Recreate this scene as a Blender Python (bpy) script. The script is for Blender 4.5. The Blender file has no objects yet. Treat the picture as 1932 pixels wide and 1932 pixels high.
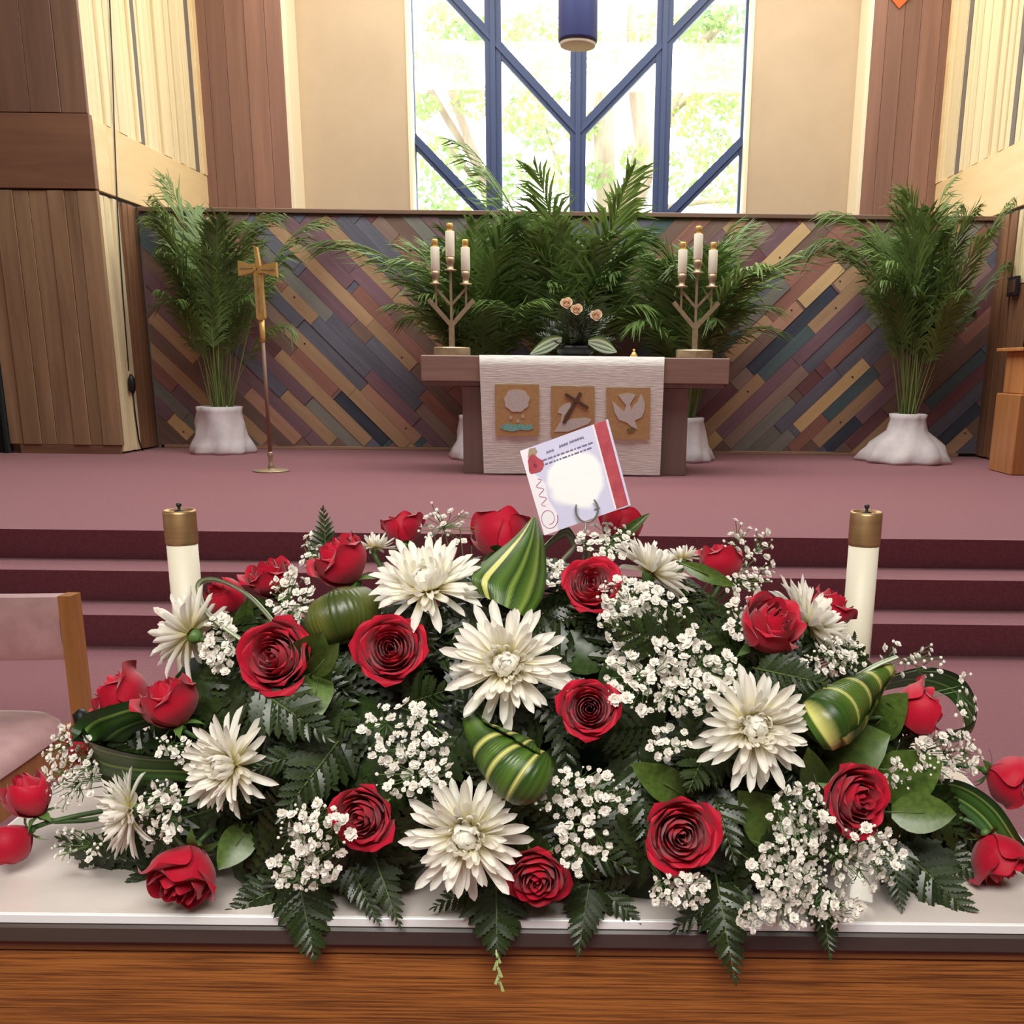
import bpy, math, random
import numpy as np
from mathutils import Vector, Matrix, Quaternion

random.seed(7)
SC = bpy.context.scene
COL = SC.collection

# ------------------------------------------------------------------ camera
F, PX, PY = 1860.0, 1100.0, 1150.0
TH, ROLL, ZE = math.atan(0.2475), 0.0113, 1.385
CR = Matrix.Rotation(math.pi / 2 - TH, 3, 'X') @ Matrix.Rotation(ROLL, 3, 'Z')
EYE = Vector((0, 0, ZE))
cd = bpy.data.cameras.new('camera')
cd.sensor_width = 36.0
cd.lens = 36.0 * F / 1932.0
cd.shift_x = (966.0 - PX) / 1932.0
cd.shift_y = (PY - 966.0) / 1932.0
cd.clip_start = 0.02
cd.clip_end = 300
cam = bpy.data.objects.new('camera', cd)
COL.objects.link(cam)
cam.matrix_world = Matrix.Translation(EYE) @ CR.to_4x4()
SC.camera = cam

# ------------------------------------------------------------------ world, lights, exposure
SC.view_settings.view_transform = 'Standard'
SC.view_settings.look = 'None'
SC.view_settings.gamma = 1.0
SC.view_settings.use_curve_mapping = False
SC.view_settings.exposure = 0.45
wd = bpy.data.worlds.new('sky')
SC.world = wd
wd.use_nodes = True
wd.node_tree.nodes['Background'].inputs['Color'].default_value = (0.93, 0.97, 1.0, 1)
wd.node_tree.nodes['Background'].inputs['Strength'].default_value = 4.5


def area(name, loc, rot, sx, sy, power, color=(1, 1, 1)):
    l = bpy.data.lights.new(name, 'AREA')
    l.shape = 'RECTANGLE'
    l.size, l.size_y = sx, sy
    l.energy = power
    l.color = color
    o = bpy.data.objects.new(name, l)
    o.location = loc
    o.rotation_euler = rot
    COL.objects.link(o)
    return o


area('chancel_skylight', (-0.1, 11.6, 6.5), (0, 0, 0), 7.5, 1.7, 190, (1.0, 0.94, 0.8))
area('crossing_skylight', (-0.1, 7.5, 6.5), (0, 0, 0), 8.0, 3.0, 390, (1.0, 0.98, 0.97))
area('nave_fill_light', (-0.4, 0.2, 6.4), (0, 0, 0), 7.0, 3.0, 15, (1.0, 0.96, 0.9))  # weak unseen fill added over the nave, not a known ceiling lamp
area('flower_fill_light', (-0.15, -0.25, 2.55), (math.radians(3), 0, 0), 1.6, 0.9, 57, (1.0, 0.97, 0.91))  # added fill above the camera to brighten the flowers; no known lamp
area('nave_side_window', (-6.9, 0.3, 3.0), (0, math.radians(-90), 0), 2.6, 4.0, 18, (0.95, 0.98, 1.0))
cy = SC.cycles
cy.max_bounces, cy.diffuse_bounces, cy.glossy_bounces, cy.transmission_bounces, cy.transparent_max_bounces = 7, 4, 2, 3, 6
cy.adaptive_threshold = 0.07
cy.caustics_reflective = cy.caustics_refractive = False


def ray(u, v):
    return CR @ Vector(((u - PX) / F, (PY - v) / F, -1.0))


def P(u, v, D):            # the point seen at (u, v) that lies D metres down the church
    d = ray(u, v)
    return EYE + d * (D / d.y)


def PZ(u, v, z):           # the point seen at (u, v) on the level z
    d = ray(u, v)
    return EYE + d * ((z - ZE) / d.z)


def PXp(u, v, x):          # the point seen at (u, v) on the side plane x
    d = ray(u, v)
    return EYE + d * (x / d.x)


def mpp(p):                # metres per photograph pixel at the point p
    return -((CR.transposed() @ (Vector(p) - EYE)).z) / F


def cdir(r, up, tow):      # a direction given as right / up / towards the viewer
    return (CR @ Vector((r, up, tow))).normalized()


# ------------------------------------------------------------------ materials
MATS = {}


def srgb(r, g, b, k=1.0):
    f = lambda c: ((c / 255) / 12.92 if c / 255 <= 0.04045 else ((c / 255 + 0.055) / 1.055) ** 2.4)
    return tuple(min(1.0, f(c) * k) for c in (r, g, b))


def nd(nt, typ, **kw):
    n = nt.nodes.new(typ)
    for k, v in kw.items():
        if k in n.inputs:
            n.inputs[k].default_value = v
        else:
            setattr(n, k, v)
    return n


def mat(name, c1, c2=None, rough=0.6, metal=0.0, scale=(8, 8, 8), coords='Object', detail=4, bump=0.0, spec=0.5,
        lo=0.35, hi=0.65, rnd=0.0, trans=0.0, coat=0.0, sheen=0.0, distort=0.0, sss=0.0):
    if name in MATS:
        return MATS[name]
    m = bpy.data.materials.new(name)
    m.use_nodes = True
    nt = m.node_tree
    b = nt.nodes['Principled BSDF']
    b.inputs['Roughness'].default_value = rough
    b.inputs['Metallic'].default_value = metal
    b.inputs['Specular IOR Level'].default_value = spec
    b.inputs['Coat Weight'].default_value = coat
    b.inputs['Sheen Weight'].default_value = sheen
    b.inputs['Base Color'].default_value = (*c1, 1)
    L = nt.links.new
    if c2 is not None or bump:
        tc = nd(nt, 'ShaderNodeTexCoord')
        mp = nd(nt, 'ShaderNodeMapping', Scale=scale)
        L(tc.outputs[coords], mp.inputs['Vector'])
        no = nd(nt, 'ShaderNodeTexNoise', Scale=1.0, Detail=detail, Roughness=0.6, Distortion=distort)
        L(mp.outputs['Vector'], no.inputs['Vector'])
        if rnd:
            oi = nd(nt, 'ShaderNodeObjectInfo')
            ad = nd(nt, 'ShaderNodeVectorMath', operation='ADD')
            mu = nd(nt, 'ShaderNodeMath', operation='MULTIPLY')
            mu.inputs[1].default_value = 37.0
            L(oi.outputs['Random'], mu.inputs[0])
            L(mp.outputs['Vector'], ad.inputs[0])
            L(mu.outputs[0], ad.inputs[1])
            L(ad.outputs[0], no.inputs['Vector'])
        cr = nd(nt, 'ShaderNodeValToRGB')
        cr.color_ramp.elements[0].position = lo
        cr.color_ramp.elements[1].position = hi
        cr.color_ramp.elements[0].color = (*c1, 1)
        cr.color_ramp.elements[1].color = (*(c2 or c1), 1)
        L(no.outputs['Fac'], cr.inputs['Fac'])
        out = cr.outputs['Color']
        if rnd:
            hs = nd(nt, 'ShaderNodeHueSaturation')
            mr = nd(nt, 'ShaderNodeMapRange')
            mr.inputs['To Min'].default_value = 1 - rnd
            mr.inputs['To Max'].default_value = 1 + rnd
            L(oi.outputs['Random'], mr.inputs['Value'])
            L(mr.outputs['Result'], hs.inputs['Value'])
            L(out, hs.inputs['Color'])
            out = hs.outputs['Color']
        L(out, b.inputs['Base Color'])
        if bump:
            bp = nd(nt, 'ShaderNodeBump', Strength=bump, Distance=0.01)
            L(no.outputs['Fac'], bp.inputs['Height'])
            L(bp.outputs['Normal'], b.inputs['Normal'])
    if trans:
        tl = nd(nt, 'ShaderNodeBsdfTranslucent')
        mx = nd(nt, 'ShaderNodeMixShader', Fac=trans)
        src = b.inputs['Base Color'].links
        if src:
            L(src[0].from_socket, tl.inputs['Color'])
        else:
            tl.inputs['Color'].default_value = (*c1, 1)
        L(b.outputs[0], mx.inputs[1])
        L(tl.outputs[0], mx.inputs[2])
        L(mx.outputs[0], nt.nodes['Material Output'].inputs['Surface'])
    MATS[name] = m
    return m


def wood(name, c1, c2, axis='Z', fine=26, along=1.3, rough=0.5, rnd=0.12, bump=0.15, coat=0.0, lo=0.3, hi=0.72):
    s = {'X': (along, fine, fine), 'Y': (fine, along, fine), 'Z': (fine, fine, along)}[axis]
    return mat(name, c1, c2, rough=rough, scale=s, rnd=rnd, bump=bump, detail=6, lo=lo, hi=hi, coat=coat, distort=0.3)


def stripe_mat(name, dark, light, stripes, rough=0.35, across=True, noise=0.5):
    """leaf with lengthwise stripes; stripes: list of (pos, colour) over the UV's u"""
    if name in MATS:
        return MATS[name]
    m = bpy.data.materials.new(name)
    m.use_nodes = True
    nt = m.node_tree
    b = nt.nodes['Principled BSDF']
    b.inputs['Roughness'].default_value = rough
    L = nt.links.new
    uv = nd(nt, 'ShaderNodeUVMap')
    sep = nd(nt, 'ShaderNodeSeparateXYZ')
    L(uv.outputs[0], sep.inputs[0])
    no = nd(nt, 'ShaderNodeTexNoise', Scale=3.0, Detail=2.0)
    L(uv.outputs[0], no.inputs['Vector'])
    ma = nd(nt, 'ShaderNodeMath', operation='MULTIPLY_ADD')
    ma.inputs[1].default_value = 0.05 * noise
    L(no.outputs['Fac'], ma.inputs[0])
    L(sep.outputs[0 if across else 1], ma.inputs[2])
    cr = nd(nt, 'ShaderNodeValToRGB')
    e = cr.color_ramp.elements
    e[0].position, e[0].color = 0.0, (*dark, 1)
    e[1].position, e[1].color = 1.0, (*dark, 1)
    for p, c in stripes:
        k = e.new(p)
        k.color = (*c, 1)
    L(ma.outputs[0], cr.inputs['Fac'])
    L(cr.outputs['Color'], b.inputs['Base Color'])
    # fine veins as relief
    wv = nd(nt, 'ShaderNodeTexWave', Scale=14.0, Distortion=0.4)
    wv.bands_direction = 'X' if across else 'Y'
    L(uv.outputs[0], wv.inputs['Vector'])
    bp = nd(nt, 'ShaderNodeBump', Strength=0.25, Distance=0.002)
    L(wv.outputs['Fac'], bp.inputs['Height'])
    L(bp.outputs['Normal'], b.inputs['Normal'])
    MATS[name] = m
    return m


# ------------------------------------------------------------------ mesh building
class MB:
    def __init__(self):
        self.v, self.f, self.uv = [], [], []

    def face(self, idx, uv=None):
        self.f.append(tuple(idx))
        self.uv.append(uv)

    def box(self, x0, x1, y0, y1, z0, z1, bev=0.0):
        b = bev
        o = len(self.v)
        if b <= 0:
            for z in (z0, z1):
                self.v += [(x0, y0, z), (x1, y0, z), (x1, y1, z), (x0, y1, z)]
            for q in ((3, 2, 1, 0), (4, 5, 6, 7), (0, 1, 5, 4), (1, 2, 6, 5), (2, 3, 7, 6), (3, 0, 4, 7)):
                self.face([o + i for i in q])
            return self
        rings = []
        for z, i in ((z0, b), (z0 + b, 0), (z1 - b, 0), (z1, b)):
            r = len(self.v)
            a, c = x0 + i, x1 - i
            d, e = y0 + i, y1 - i
            if i:
                self.v += [(a, d, z), (c, d, z), (c, e, z), (a, e, z)] * 1
                rings.append([r, r, r + 1, r + 1, r + 2, r + 2, r + 3, r + 3])
            else:
                self.v += [(x0, y0 + b, z), (x0 + b, y0, z), (x1 - b, y0, z), (x1, y0 + b, z),
                           (x1, y1 - b, z), (x1 - b, y1, z), (x0 + b, y1, z), (x0, y1 - b, z)]
                rings.append([r, r + 1, r + 2, r + 3, r + 4, r + 5, r + 6, r + 7])
        for k in range(3):
            A, B = rings[k], rings[k + 1]
            for i in range(8):
                j = (i + 1) % 8
                q = [A[i], A[j], B[j], B[i]]
                q2 = []
                for t in q:
                    if t not in q2:
                        q2.append(t)
                if len(q2) >= 3:
                    self.face(q2)
        r0 = rings[0][0]
        self.face((r0 + 3, r0 + 2, r0 + 1, r0))
        r3 = rings[3][0]
        self.face((r3, r3 + 1, r3 + 2, r3 + 3))
        return self

    def bar(self, a, b, w, t, up=(0, -1, 0)):
        """a square bar from a to b: w wide, t thick along 'up'"""
        a, b, up = Vector(a), Vector(b), Vector(up)
        d = (b - a).normalized()
        s = d.cross(up).normalized() * (w / 2)
        n = s.cross(d).normalized() * (t / 2)
        o = len(self.v)
        for p in (a, b):
            for k in (s + n, s - n, -s - n, -s + n):
                self.v.append(tuple(p + k))
        for q in ((3, 2, 1, 0), (4, 5, 6, 7), (0, 1, 5, 4), (1, 2, 6, 5), (2, 3, 7, 6), (3, 0, 4, 7)):
            self.face([o + i for i in q])
        return self

    def tube(self, pts, rad, n=8, cap=True):
        pts = [Vector(p) for p in pts]
        if not hasattr(rad, '__len__'):
            rad = [rad] * len(pts)
        o = len(self.v)
        ref = Vector((0.3, 0.9, 0.2))
        for i, p in enumerate(pts):
            d = (pts[min(i + 1, len(pts) - 1)] - pts[max(i - 1, 0)])
            if d.length < 1e-9:
                d = Vector((0, 0, 1))
            d.normalize()
            s = d.cross(ref)
            if s.length < 1e-3:
                s = d.cross(Vector((1, 0, 0)))
            s.normalize()
            t = d.cross(s)
            for k in range(n):
                a = 2 * math.pi * k / n
                self.v.append(tuple(p + (s * math.cos(a) + t * math.sin(a)) * rad[i]))
        for i in range(len(pts) - 1):
            for k in range(n):
                a, b = o + i * n + k, o + i * n + (k + 1) % n
                self.face((a, a + n, b + n, b))
        if cap:
            self.face([o + k for k in range(n)])
            e = o + (len(pts) - 1) * n
            self.face([e + k for k in reversed(range(n))])
        return self

    def lathe(self, prof, n=24, c=(0, 0, 0), wob=None):
        o = len(self.v)
        for (r, z) in prof:
            for k in range(n):
                a = 2 * math.pi * k / n
                rr = r * (wob(a, z) if wob else 1)
                self.v.append((c[0] + rr * math.cos(a), c[1] + rr * math.sin(a), c[2] + z))
        for i in range(len(prof) - 1):
            for k in range(n):
                a, b = o + i * n + k, o + i * n + (k + 1) % n
                self.face((a, b, b + n, a + n))
        self.face([o + k for k in reversed(range(n))])
        e = o + (len(prof) - 1) * n
        self.face([e + k for k in range(n)])
        return self

    def prism(self, poly, y0, y1):
        """poly: (x, z) points; extruded from y0 (front) to y1"""
        ar = sum(poly[i][0] * poly[(i + 1) % len(poly)][1] - poly[(i + 1) % len(poly)][0] * poly[i][1] for i in range(len(poly)))
        if ar < 0:
            poly = poly[::-1]
        o, n = len(self.v), len(poly)
        self.v += [(x, y0, z) for x, z in poly] + [(x, y1, z) for x, z in poly]
        self.face([o + i for i in range(n)])
        self.face([o + n + i for i in reversed(range(n))])
        for i in range(n):
            j = (i + 1) % n
            self.face((o + i, o + n + i, o + n + j, o + j))
        return self

    def grid(self, rows, uv=True, flip=False):
        """rows: list of equally long lists of points"""
        o, n, m = len(self.v), len(rows[0]), len(rows)
        for r in rows:
            self.v += [tuple(p) for p in r]
        for i in range(m - 1):
            for j in range(n - 1):
                q = [o + i * n + j, o + i * n + j + 1, o + (i + 1) * n + j + 1, o + (i + 1) * n + j]
                t = [(j / (n - 1), i / (m - 1)), ((j + 1) / (n - 1), i / (m - 1)),
                     ((j + 1) / (n - 1), (i + 1) / (m - 1)), (j / (n - 1), (i + 1) / (m - 1))]
                if flip:
                    q, t = q[::-1], t[::-1]
                self.face(q, t if uv else None)
        return self

    def mesh(self, name, m=None, smooth=False, off=(0, 0, 0)):
        me = bpy.data.meshes.new(name)
        ox, oy, oz = off
        me.from_pydata([(x - ox, y - oy, z - oz) for x, y, z in self.v], [], self.f)
        if any(u is not None for u in self.uv):
            lay = me.uv_layers.new(name='UVMap')
            k = 0
            for f, u in zip(self.f, self.uv):
                for i in range(len(f)):
                    lay.data[k].uv = u[i] if u else (0.5, 0.5)
                    k += 1
        if smooth:
            me.polygons.foreach_set('use_smooth', [True] * len(me.polygons))
        if m:
            me.materials.append(m)
        me.update()
        return me

    def build(self, name, m=None, parent=None, smooth=False, off=None):
        if off is None:
            off = parent.matrix_basis.translation if parent is not None else (0, 0, 0)
            p = parent
            while p is not None and p.parent is not None:
                p = p.parent
                off = Vector(off) + p.matrix_basis.translation
        me = self.mesh(name, m, smooth, off)
        return obj(name, me, parent)


def obj(name, me, parent=None):
    o = bpy.data.objects.new(name, me)
    COL.objects.link(o)
    if parent is not None:
        o.parent = parent
    return o


def tag(o, label=None, cat=None, group=None, kind=None):
    if label:
        o['label'] = label
    if cat:
        o['category'] = cat
    if group:
        o['group'] = group
    if kind:
        o['kind'] = kind
    return o


def thing(name, label, cat, loc=(0, 0, 0), group=None, quat=None):
    o = bpy.data.objects.new(name, None)
    COL.objects.link(o)
    M = Matrix.Translation(Vector(loc))
    if quat is not None:
        M = M @ quat.to_matrix().to_4x4()
    o.matrix_basis = M
    o.empty_display_size = 0.05
    return tag(o, label, cat, group)


def struct(o):
    o['kind'] = 'structure'
    return o


def sroot(name, loc=(0, 0, 0)):
    o = bpy.data.objects.new(name, None)
    COL.objects.link(o)
    o.location = loc
    o['kind'] = 'structure'
    return o

# ================================================================== the setting
ZP = 0.483                     # platform level
D1, D2, D3 = 5.33, 5.02, 4.72  # the three step edges
DW = 10.66                     # plank screen
DS = 9.83                      # front of the side pillars
DB, DG, DN = 12.7, 13.12, 13.4 # brown pillars, cream wall, window
ZC = 2.89                      # top of the plank screen
ZR = 6.7                       # ceiling
XL = P(262, 389, DW).x
XR = P(1889, 409, DW).x
XC = (XL + XR) / 2

M_carpet = mat('rose_carpet', srgb(134, 78, 89), srgb(148, 90, 100), rough=0.95, scale=(60, 60, 60), spec=0.1, bump=0.2, sheen=0.8)
M_carpet.node_tree.nodes['Principled BSDF'].inputs['Sheen Tint'].default_value = (1.0, 0.72, 0.74, 1)
M_white = mat('plain_plaster', srgb(205, 195, 180), rough=0.9)
M_ceil = mat('ceiling_boards', srgb(150, 122, 92), rough=0.9)
M_cream = mat('cream_plaster', srgb(200, 179, 152), srgb(193, 172, 146), rough=0.85, scale=(1.5, 1.5, 1.5))
M_creamtrim = mat('cream_rim_lit_reveal', srgb(248, 236, 206), rough=0.7)  # lamp rim's own cream; on the reveals, grazing light put into the colour
M_pil = wood('brown_pillar_wood', srgb(130, 95, 82), srgb(154, 114, 98), 'Z', 9, 0.5)
M_pildark = wood('upper_pillar_wood', srgb(112, 84, 66), srgb(136, 104, 82), 'Z', 7, 0.6)
M_pilband = wood('pillar_band_wood', srgb(116, 82, 62), srgb(140, 102, 76), 'X', 9, 0.8)
M_pillow = wood('lower_pillar_wood', srgb(132, 104, 76), srgb(170, 140, 106), 'Z', 8, 0.6, rnd=0.16)
M_rib = wood('pale_ribbed_boards', srgb(226, 206, 160), srgb(244, 230, 190), 'Z', 24, 0.4, rough=0.65, rnd=0.07)
M_band = wood('pale_smooth_band', srgb(236, 206, 150), srgb(248, 224, 174), 'Y', 6, 0.8, rough=0.4, rnd=0.04)
M_ribdark = wood('brown_shaded_boards', srgb(128, 92, 66), srgb(156, 116, 84), 'Z', 14, 0.6)  # brown boards; also stands for shade low on the right wall
M_batten = mat('grey_batten', srgb(122, 112, 104), rough=0.8)
M_gap = mat('dark_gap', srgb(92, 84, 76), rough=0.9)
M_black = mat('black_plastic', srgb(24, 24, 26), rough=0.5)
M_dkgreen = mat('dark_green_cloth', srgb(26, 36, 36), srgb(34, 44, 42), rough=0.9, scale=(30, 30, 3))
M_caption = wood('screen_cap_wood', srgb(110, 86, 70), srgb(134, 106, 86), 'X', 16, 0.5)
M_frame = mat('flare_blue_frame', srgb(58, 74, 116), rough=0.45)  # blue cast of lens flare put into the frame colour

# floor, steps, platform
struct(MB().box(-7, 7, -5, D3 + 0.02, -0.1, 0).build('floor', M_carpet))
plat = sroot('floor_platform')
MB().box(-7, 7, D1, 13.6, 0, ZP).build('platform_deck', M_carpet, plat)
MB().box(-7, 7, D2, D1, 0, ZP * 2 / 3).build('step', M_carpet, plat)
MB().box(-7, 7, D3, D2, 0, ZP / 3).build('step', M_carpet, plat)

# nave shell behind and beside the camera
struct(MB().box(-7.2, 7.2, -5.2, -5, 0, ZR).build('wall_nave_back', M_pildark))
struct(MB().box(-7.2, -7, -5, DS + 0.2, 0, ZR).build('wall_nave_left', M_pildark))
struct(MB().box(7, 7.2, -5, DS + 0.2, 0, ZR).build('wall_nave_right', M_pildark))
struct(MB().box(-7.2, 7.2, -5.2, 13.8, ZR, ZR + 0.2).build('ceiling', M_ceil))


def boards_x(parent, x0, x1, n, y, z0, z1, m, thick=0.03, gap=0.004, seed=1, name='board'):
    """n upright boards side by side on a wall that faces the camera"""
    rr = random.Random(seed)
    cuts = [0] + sorted((k + rr.uniform(-0.22, 0.22)) / n for k in range(1, n)) + [1]
    for a, b in zip(cuts, cuts[1:]):
        t = thick * rr.uniform(0.85, 1.15)
        MB().box(x0 + (x1 - x0) * a + gap / 2, x0 + (x1 - x0) * b - gap / 2, y - t, y, z0, z1, 0.003).build(name, m, parent)


def boards_y(parent, y0, y1, n, x, sgn, z0, z1, m, thick=0.03, gap=0.004, seed=1, skip=(), name='board'):
    """n upright boards along a side wall; sgn is the side the room lies on"""
    rr = random.Random(seed)
    cuts = [0] + sorted((k + rr.uniform(-0.2, 0.2)) / n for k in range(1, n)) + [1]
    for a, b in zip(cuts, cuts[1:]):
        ya, yb = y0 + (y1 - y0) * a, y0 + (y1 - y0) * b
        if any(ya < s1 and yb > s0 for s0, s1 in skip):
            for s0, s1 in skip:
                if ya < s1 and yb > s0:
                    if s0 - ya > 0.02:
                        yb = s0
                    elif yb - s1 > 0.02:
                        ya = s1
                    else:
                        ya = yb
            if yb - ya < 0.015:
                continue
        t = thick * rr.choice((0.55, 0.8, 1.0, 1.2))
        xa, xb = sorted((x, x + sgn * t))
        MB().box(xa, xb, ya + gap / 2, yb - gap / 2, z0, z1, 0.003).build(name, m, parent)


# left pillar (front face towards the nave) and the dark opening beside it
xe_l = P(234, 853, DS).x
xl0 = P(22, 850, DS).x
ZB2 = P(176, 216, DS).z
pl = sroot('wall_left_pillar')
MB().box(xl0, xe_l - 0.25, DS + 0.03, DS + 0.35, ZP, ZR).build('pillar_core', M_pildark, pl)
MB().box(xl0 + 0.1, xe_l - 0.03, DS - 0.015, DS + 0.03, ZP, ZP + 0.09).build('plinth', M_pilband, pl)
boards_x(pl, xl0, xe_l, 7, DS + 0.03, ZP + 0.09, ZC + 0.02, M_pillow, 0.05, seed=3)
MB().box(xl0, xe_l, DS - 0.035, DS + 0.03, ZC + 0.035, ZB2, 0.004).build('band_board', M_pilband, pl)
boards_x(pl, xl0, xe_l - 0.02, 4, DS + 0.03, ZB2 + 0.01, ZR, M_pildark, 0.045, seed=5)
dk = sroot('door_1', (0, 0, 0))
MB().box(-7.0, xl0 - 0.005, DS + 0.02, DS + 0.3, ZP, ZR).build('curtain_panel', M_dkgreen, dk)
MB().box(xl0 - 0.035, xl0 - 0.004, DS - 0.05, DS + 0.02, ZP, 2.4).build('door_edge', M_dkgreen, dk)

# the side walls of the chancel: pale ribbed boards above, a smooth pale band, boards below
xw_l, xw_r = xe_l - 0.045, XR + 0.02
zb3 = ZB2 - 0.03


def side_wall(name, x, sgn, y0, gaps, seed, zshade=None):
    w = sroot(name)
    xa, xb = sorted((x, x - sgn * 0.2))
    MB().box(xa, xb, y0, DB, ZP, ZR).build('wall_core', M_gap, w)
    boards_y(w, y0, DB - 0.15, 30, x, sgn, zb3, ZR, M_rib, 0.045, seed=seed, skip=gaps)
    for s0, s1 in gaps:
        MB().box(*sorted((x, x + sgn * 0.05)), s0 + 0.004, s1 - 0.004, zb3, ZR).build('dark_batten', M_batten, w)
    xa, xb = sorted((x, x + sgn * 0.05))
    MB().box(xa, xb, y0, y0 + 0.26, ZC + 0.03, zb3 - 0.002, 0.004).build('band_board', M_band, w)
    MB().box(xa, xb, y0 + 0.264, DB - 0.01, ZC + 0.03, zb3 - 0.002, 0.004).build('band_board', M_band, w)
    xa, xb = sorted((x, x + sgn * 0.06))
    MB().box(xa, xb, DB - 0.15, DB - 0.01, zb3, ZR, 0.004).build('corner_board', M_band, w)
    boards_y(w, y0, y0 + 0.36, 4, x, sgn, zshade or ZP + 0.02, ZC, M_rib, 0.04, seed=seed + 9)
    if zshade:
        boards_y(w, y0, y0 + 0.36, 4, x, sgn, ZP + 0.02, zshade - 0.01, M_ribdark, 0.04, seed=seed + 9)  # shadow on the lower boards painted as a darker wood
    boards_y(w, y0 + 0.364, DW - 0.03, 4, x, sgn, ZP + 0.02, ZC, M_ribdark, 0.04, seed=seed + 17)
    MB().box(*sorted((x, x + sgn * 0.012)), y0, DB, ZC, ZC + 0.03).build('shadow_gap', M_black, w)
    return w


def gap_at(u, v, x, wd_):
    y = PXp(u, v, x).y
    return (y - wd_ / 2, y + wd_ / 2)


side_wall('wall_left', xw_l, 1, DS + 0.03, [gap_at(247, 110, xw_l, 0.10), gap_at(349, 110, xw_l, 0.13)], 21)
side_wall('wall_right', xw_r, -1, DS + 0.0, [gap_at(1829, 150, xw_r, 0.13), gap_at(1925, 200, xw_r, 0.11)], 22, zshade=2.2)
MB().box(xw_r, 7.0, DS + 0.0, DS + 0.2, ZP, ZR).build('wall_right_return', M_pil)['kind'] = 'structure'

# brown pillars beside the cream wall
XBL, XBR = P(551, 392, DB).x, P(1621, 404, DB).x
for nm, a, b, sd in (('wall_back_pillar_left', xw_l, XBL, 31), ('wall_back_pillar_right', XBR, xw_r, 32)):
    w = sroot(nm)
    boards_x(w, a, b, 5, DB, ZP, ZR, M_pil, 0.03, seed=sd, gap=0.003)
    MB().box(a, b, DB, DG + 0.1, ZP, ZR).build('pillar_core', M_pil, w)

# cream wall with its reveals
XWL, XWR = P(779, 390, DG).x, P(1402, 400, DG).x
cw = sroot('wall_back')
ZSILL = 2.55
MB().box(XBL, XWL, DG, DN + 0.15, ZP, ZR).build('cream_panel', M_cream, cw)
MB().box(XWR, XBR, DG, DN + 0.15, ZP, ZR).build('cream_panel', M_cream, cw)
MB().box(XWL, XWR, DG, DN + 0.15, ZP, ZSILL).build('sill_wall', M_cream, cw)
MB().box(XBL, XBL + 0.05, DB - 0.02, DG, ZP, ZR, 0.004).build('cream_edge', M_creamtrim, cw)
MB().box(XBR - 0.05, XBR, DB - 0.02, DG, ZP, ZR, 0.004).build('cream_edge', M_creamtrim, cw)
MB().box(XWL - 0.03, XWL + 0.012, DG - 0.02, DN, ZSILL, ZR, 0.003).build('reveal_edge', M_creamtrim, cw)
MB().box(XWR - 0.012, XWR + 0.03, DG - 0.02, DN, ZSILL, ZR, 0.003).build('reveal_edge', M_creamtrim, cw)

# the great window: uprights, slanting bars, panes
win = sroot('window_1')
zt = ZR


def wbar(name, a, b, w, parent=win, th=0.10):
    o = MB().bar(a, b, w, th).build(name, M_frame, parent)
    MB().bar(Vector(a) + Vector((0, -th * 0.6, 0)), Vector(b) + Vector((0, -th * 0.6, 0)), w * 0.3, th * 0.5).build('bead', M_frame, o)
    return o


def Wp(u, v):
    p = P(u, v, DN)
    return p


xs = [Wp(776, 300).x, Wp(926, 300).x, Wp(1090, 300).x, Wp(1248, 300).x, Wp(1406, 300).x]
xm = xs[2]
hw = (xs[4] - xs[0]) / 2
xs = [xm - hw, xm - hw / 2, xm, xm + hw / 2, xm + hw]
for k, x in enumerate(xs):
    wbar('frame_upright' if k in (0, 4) else 'mullion', (x, DN, ZSILL), (x, DN, zt), 0.15 if k in (0, 4) else 0.2)
wbar('sill_bar', (xs[0], DN, ZSILL + 0.05), (xs[4], DN, ZSILL + 0.05), 0.12)
z1c = Wp(1090, 254).z              # foot of the upper V on the middle upright
z2c = Wp(783, 250).z - hw          # foot of the lower V
dzv = z1c - z2c
for k in range(-1, 3):
    zc0 = z1c + k * dzv if k >= 0 else z2c
    for s in (-1, 1):
        for h0, h1 in ((0.0, 0.5), (0.5, 1.0)):
            a = Vector((xm + s * hw * h0, DN, zc0 + hw * h0 * 0.98))
            b = Vector((xm + s * hw * h1, DN, zc0 + hw * h1 * 0.98))
            if a.z >= zt or b.z <= ZSILL:
                continue
            if a.z < ZSILL:
                a = a.lerp(b, (ZSILL - a.z) / (b.z - a.z))
            if b.z > zt:
                b = a.lerp(b, (zt - a.z) / (b.z - a.z))
            wbar('slanting_bar', a, b, 0.14, th=0.084)
gm = bpy.data.materials.new('clear_glass')
gm.use_nodes = True
nt = gm.node_tree
nt.nodes.remove(nt.nodes['Principled BSDF'])
tr = nd(nt, 'ShaderNodeBsdfTransparent')
gl = nd(nt, 'ShaderNodeBsdfGlossy', Roughness=0.02)
mx = nd(nt, 'ShaderNodeMixShader', Fac=0.04)
nt.links.new(tr.outputs[0], mx.inputs[1])
nt.links.new(gl.outputs[0], mx.inputs[2])
nt.links.new(mx.outputs[0], nt.nodes['Material Output'].inputs['Surface'])
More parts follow.
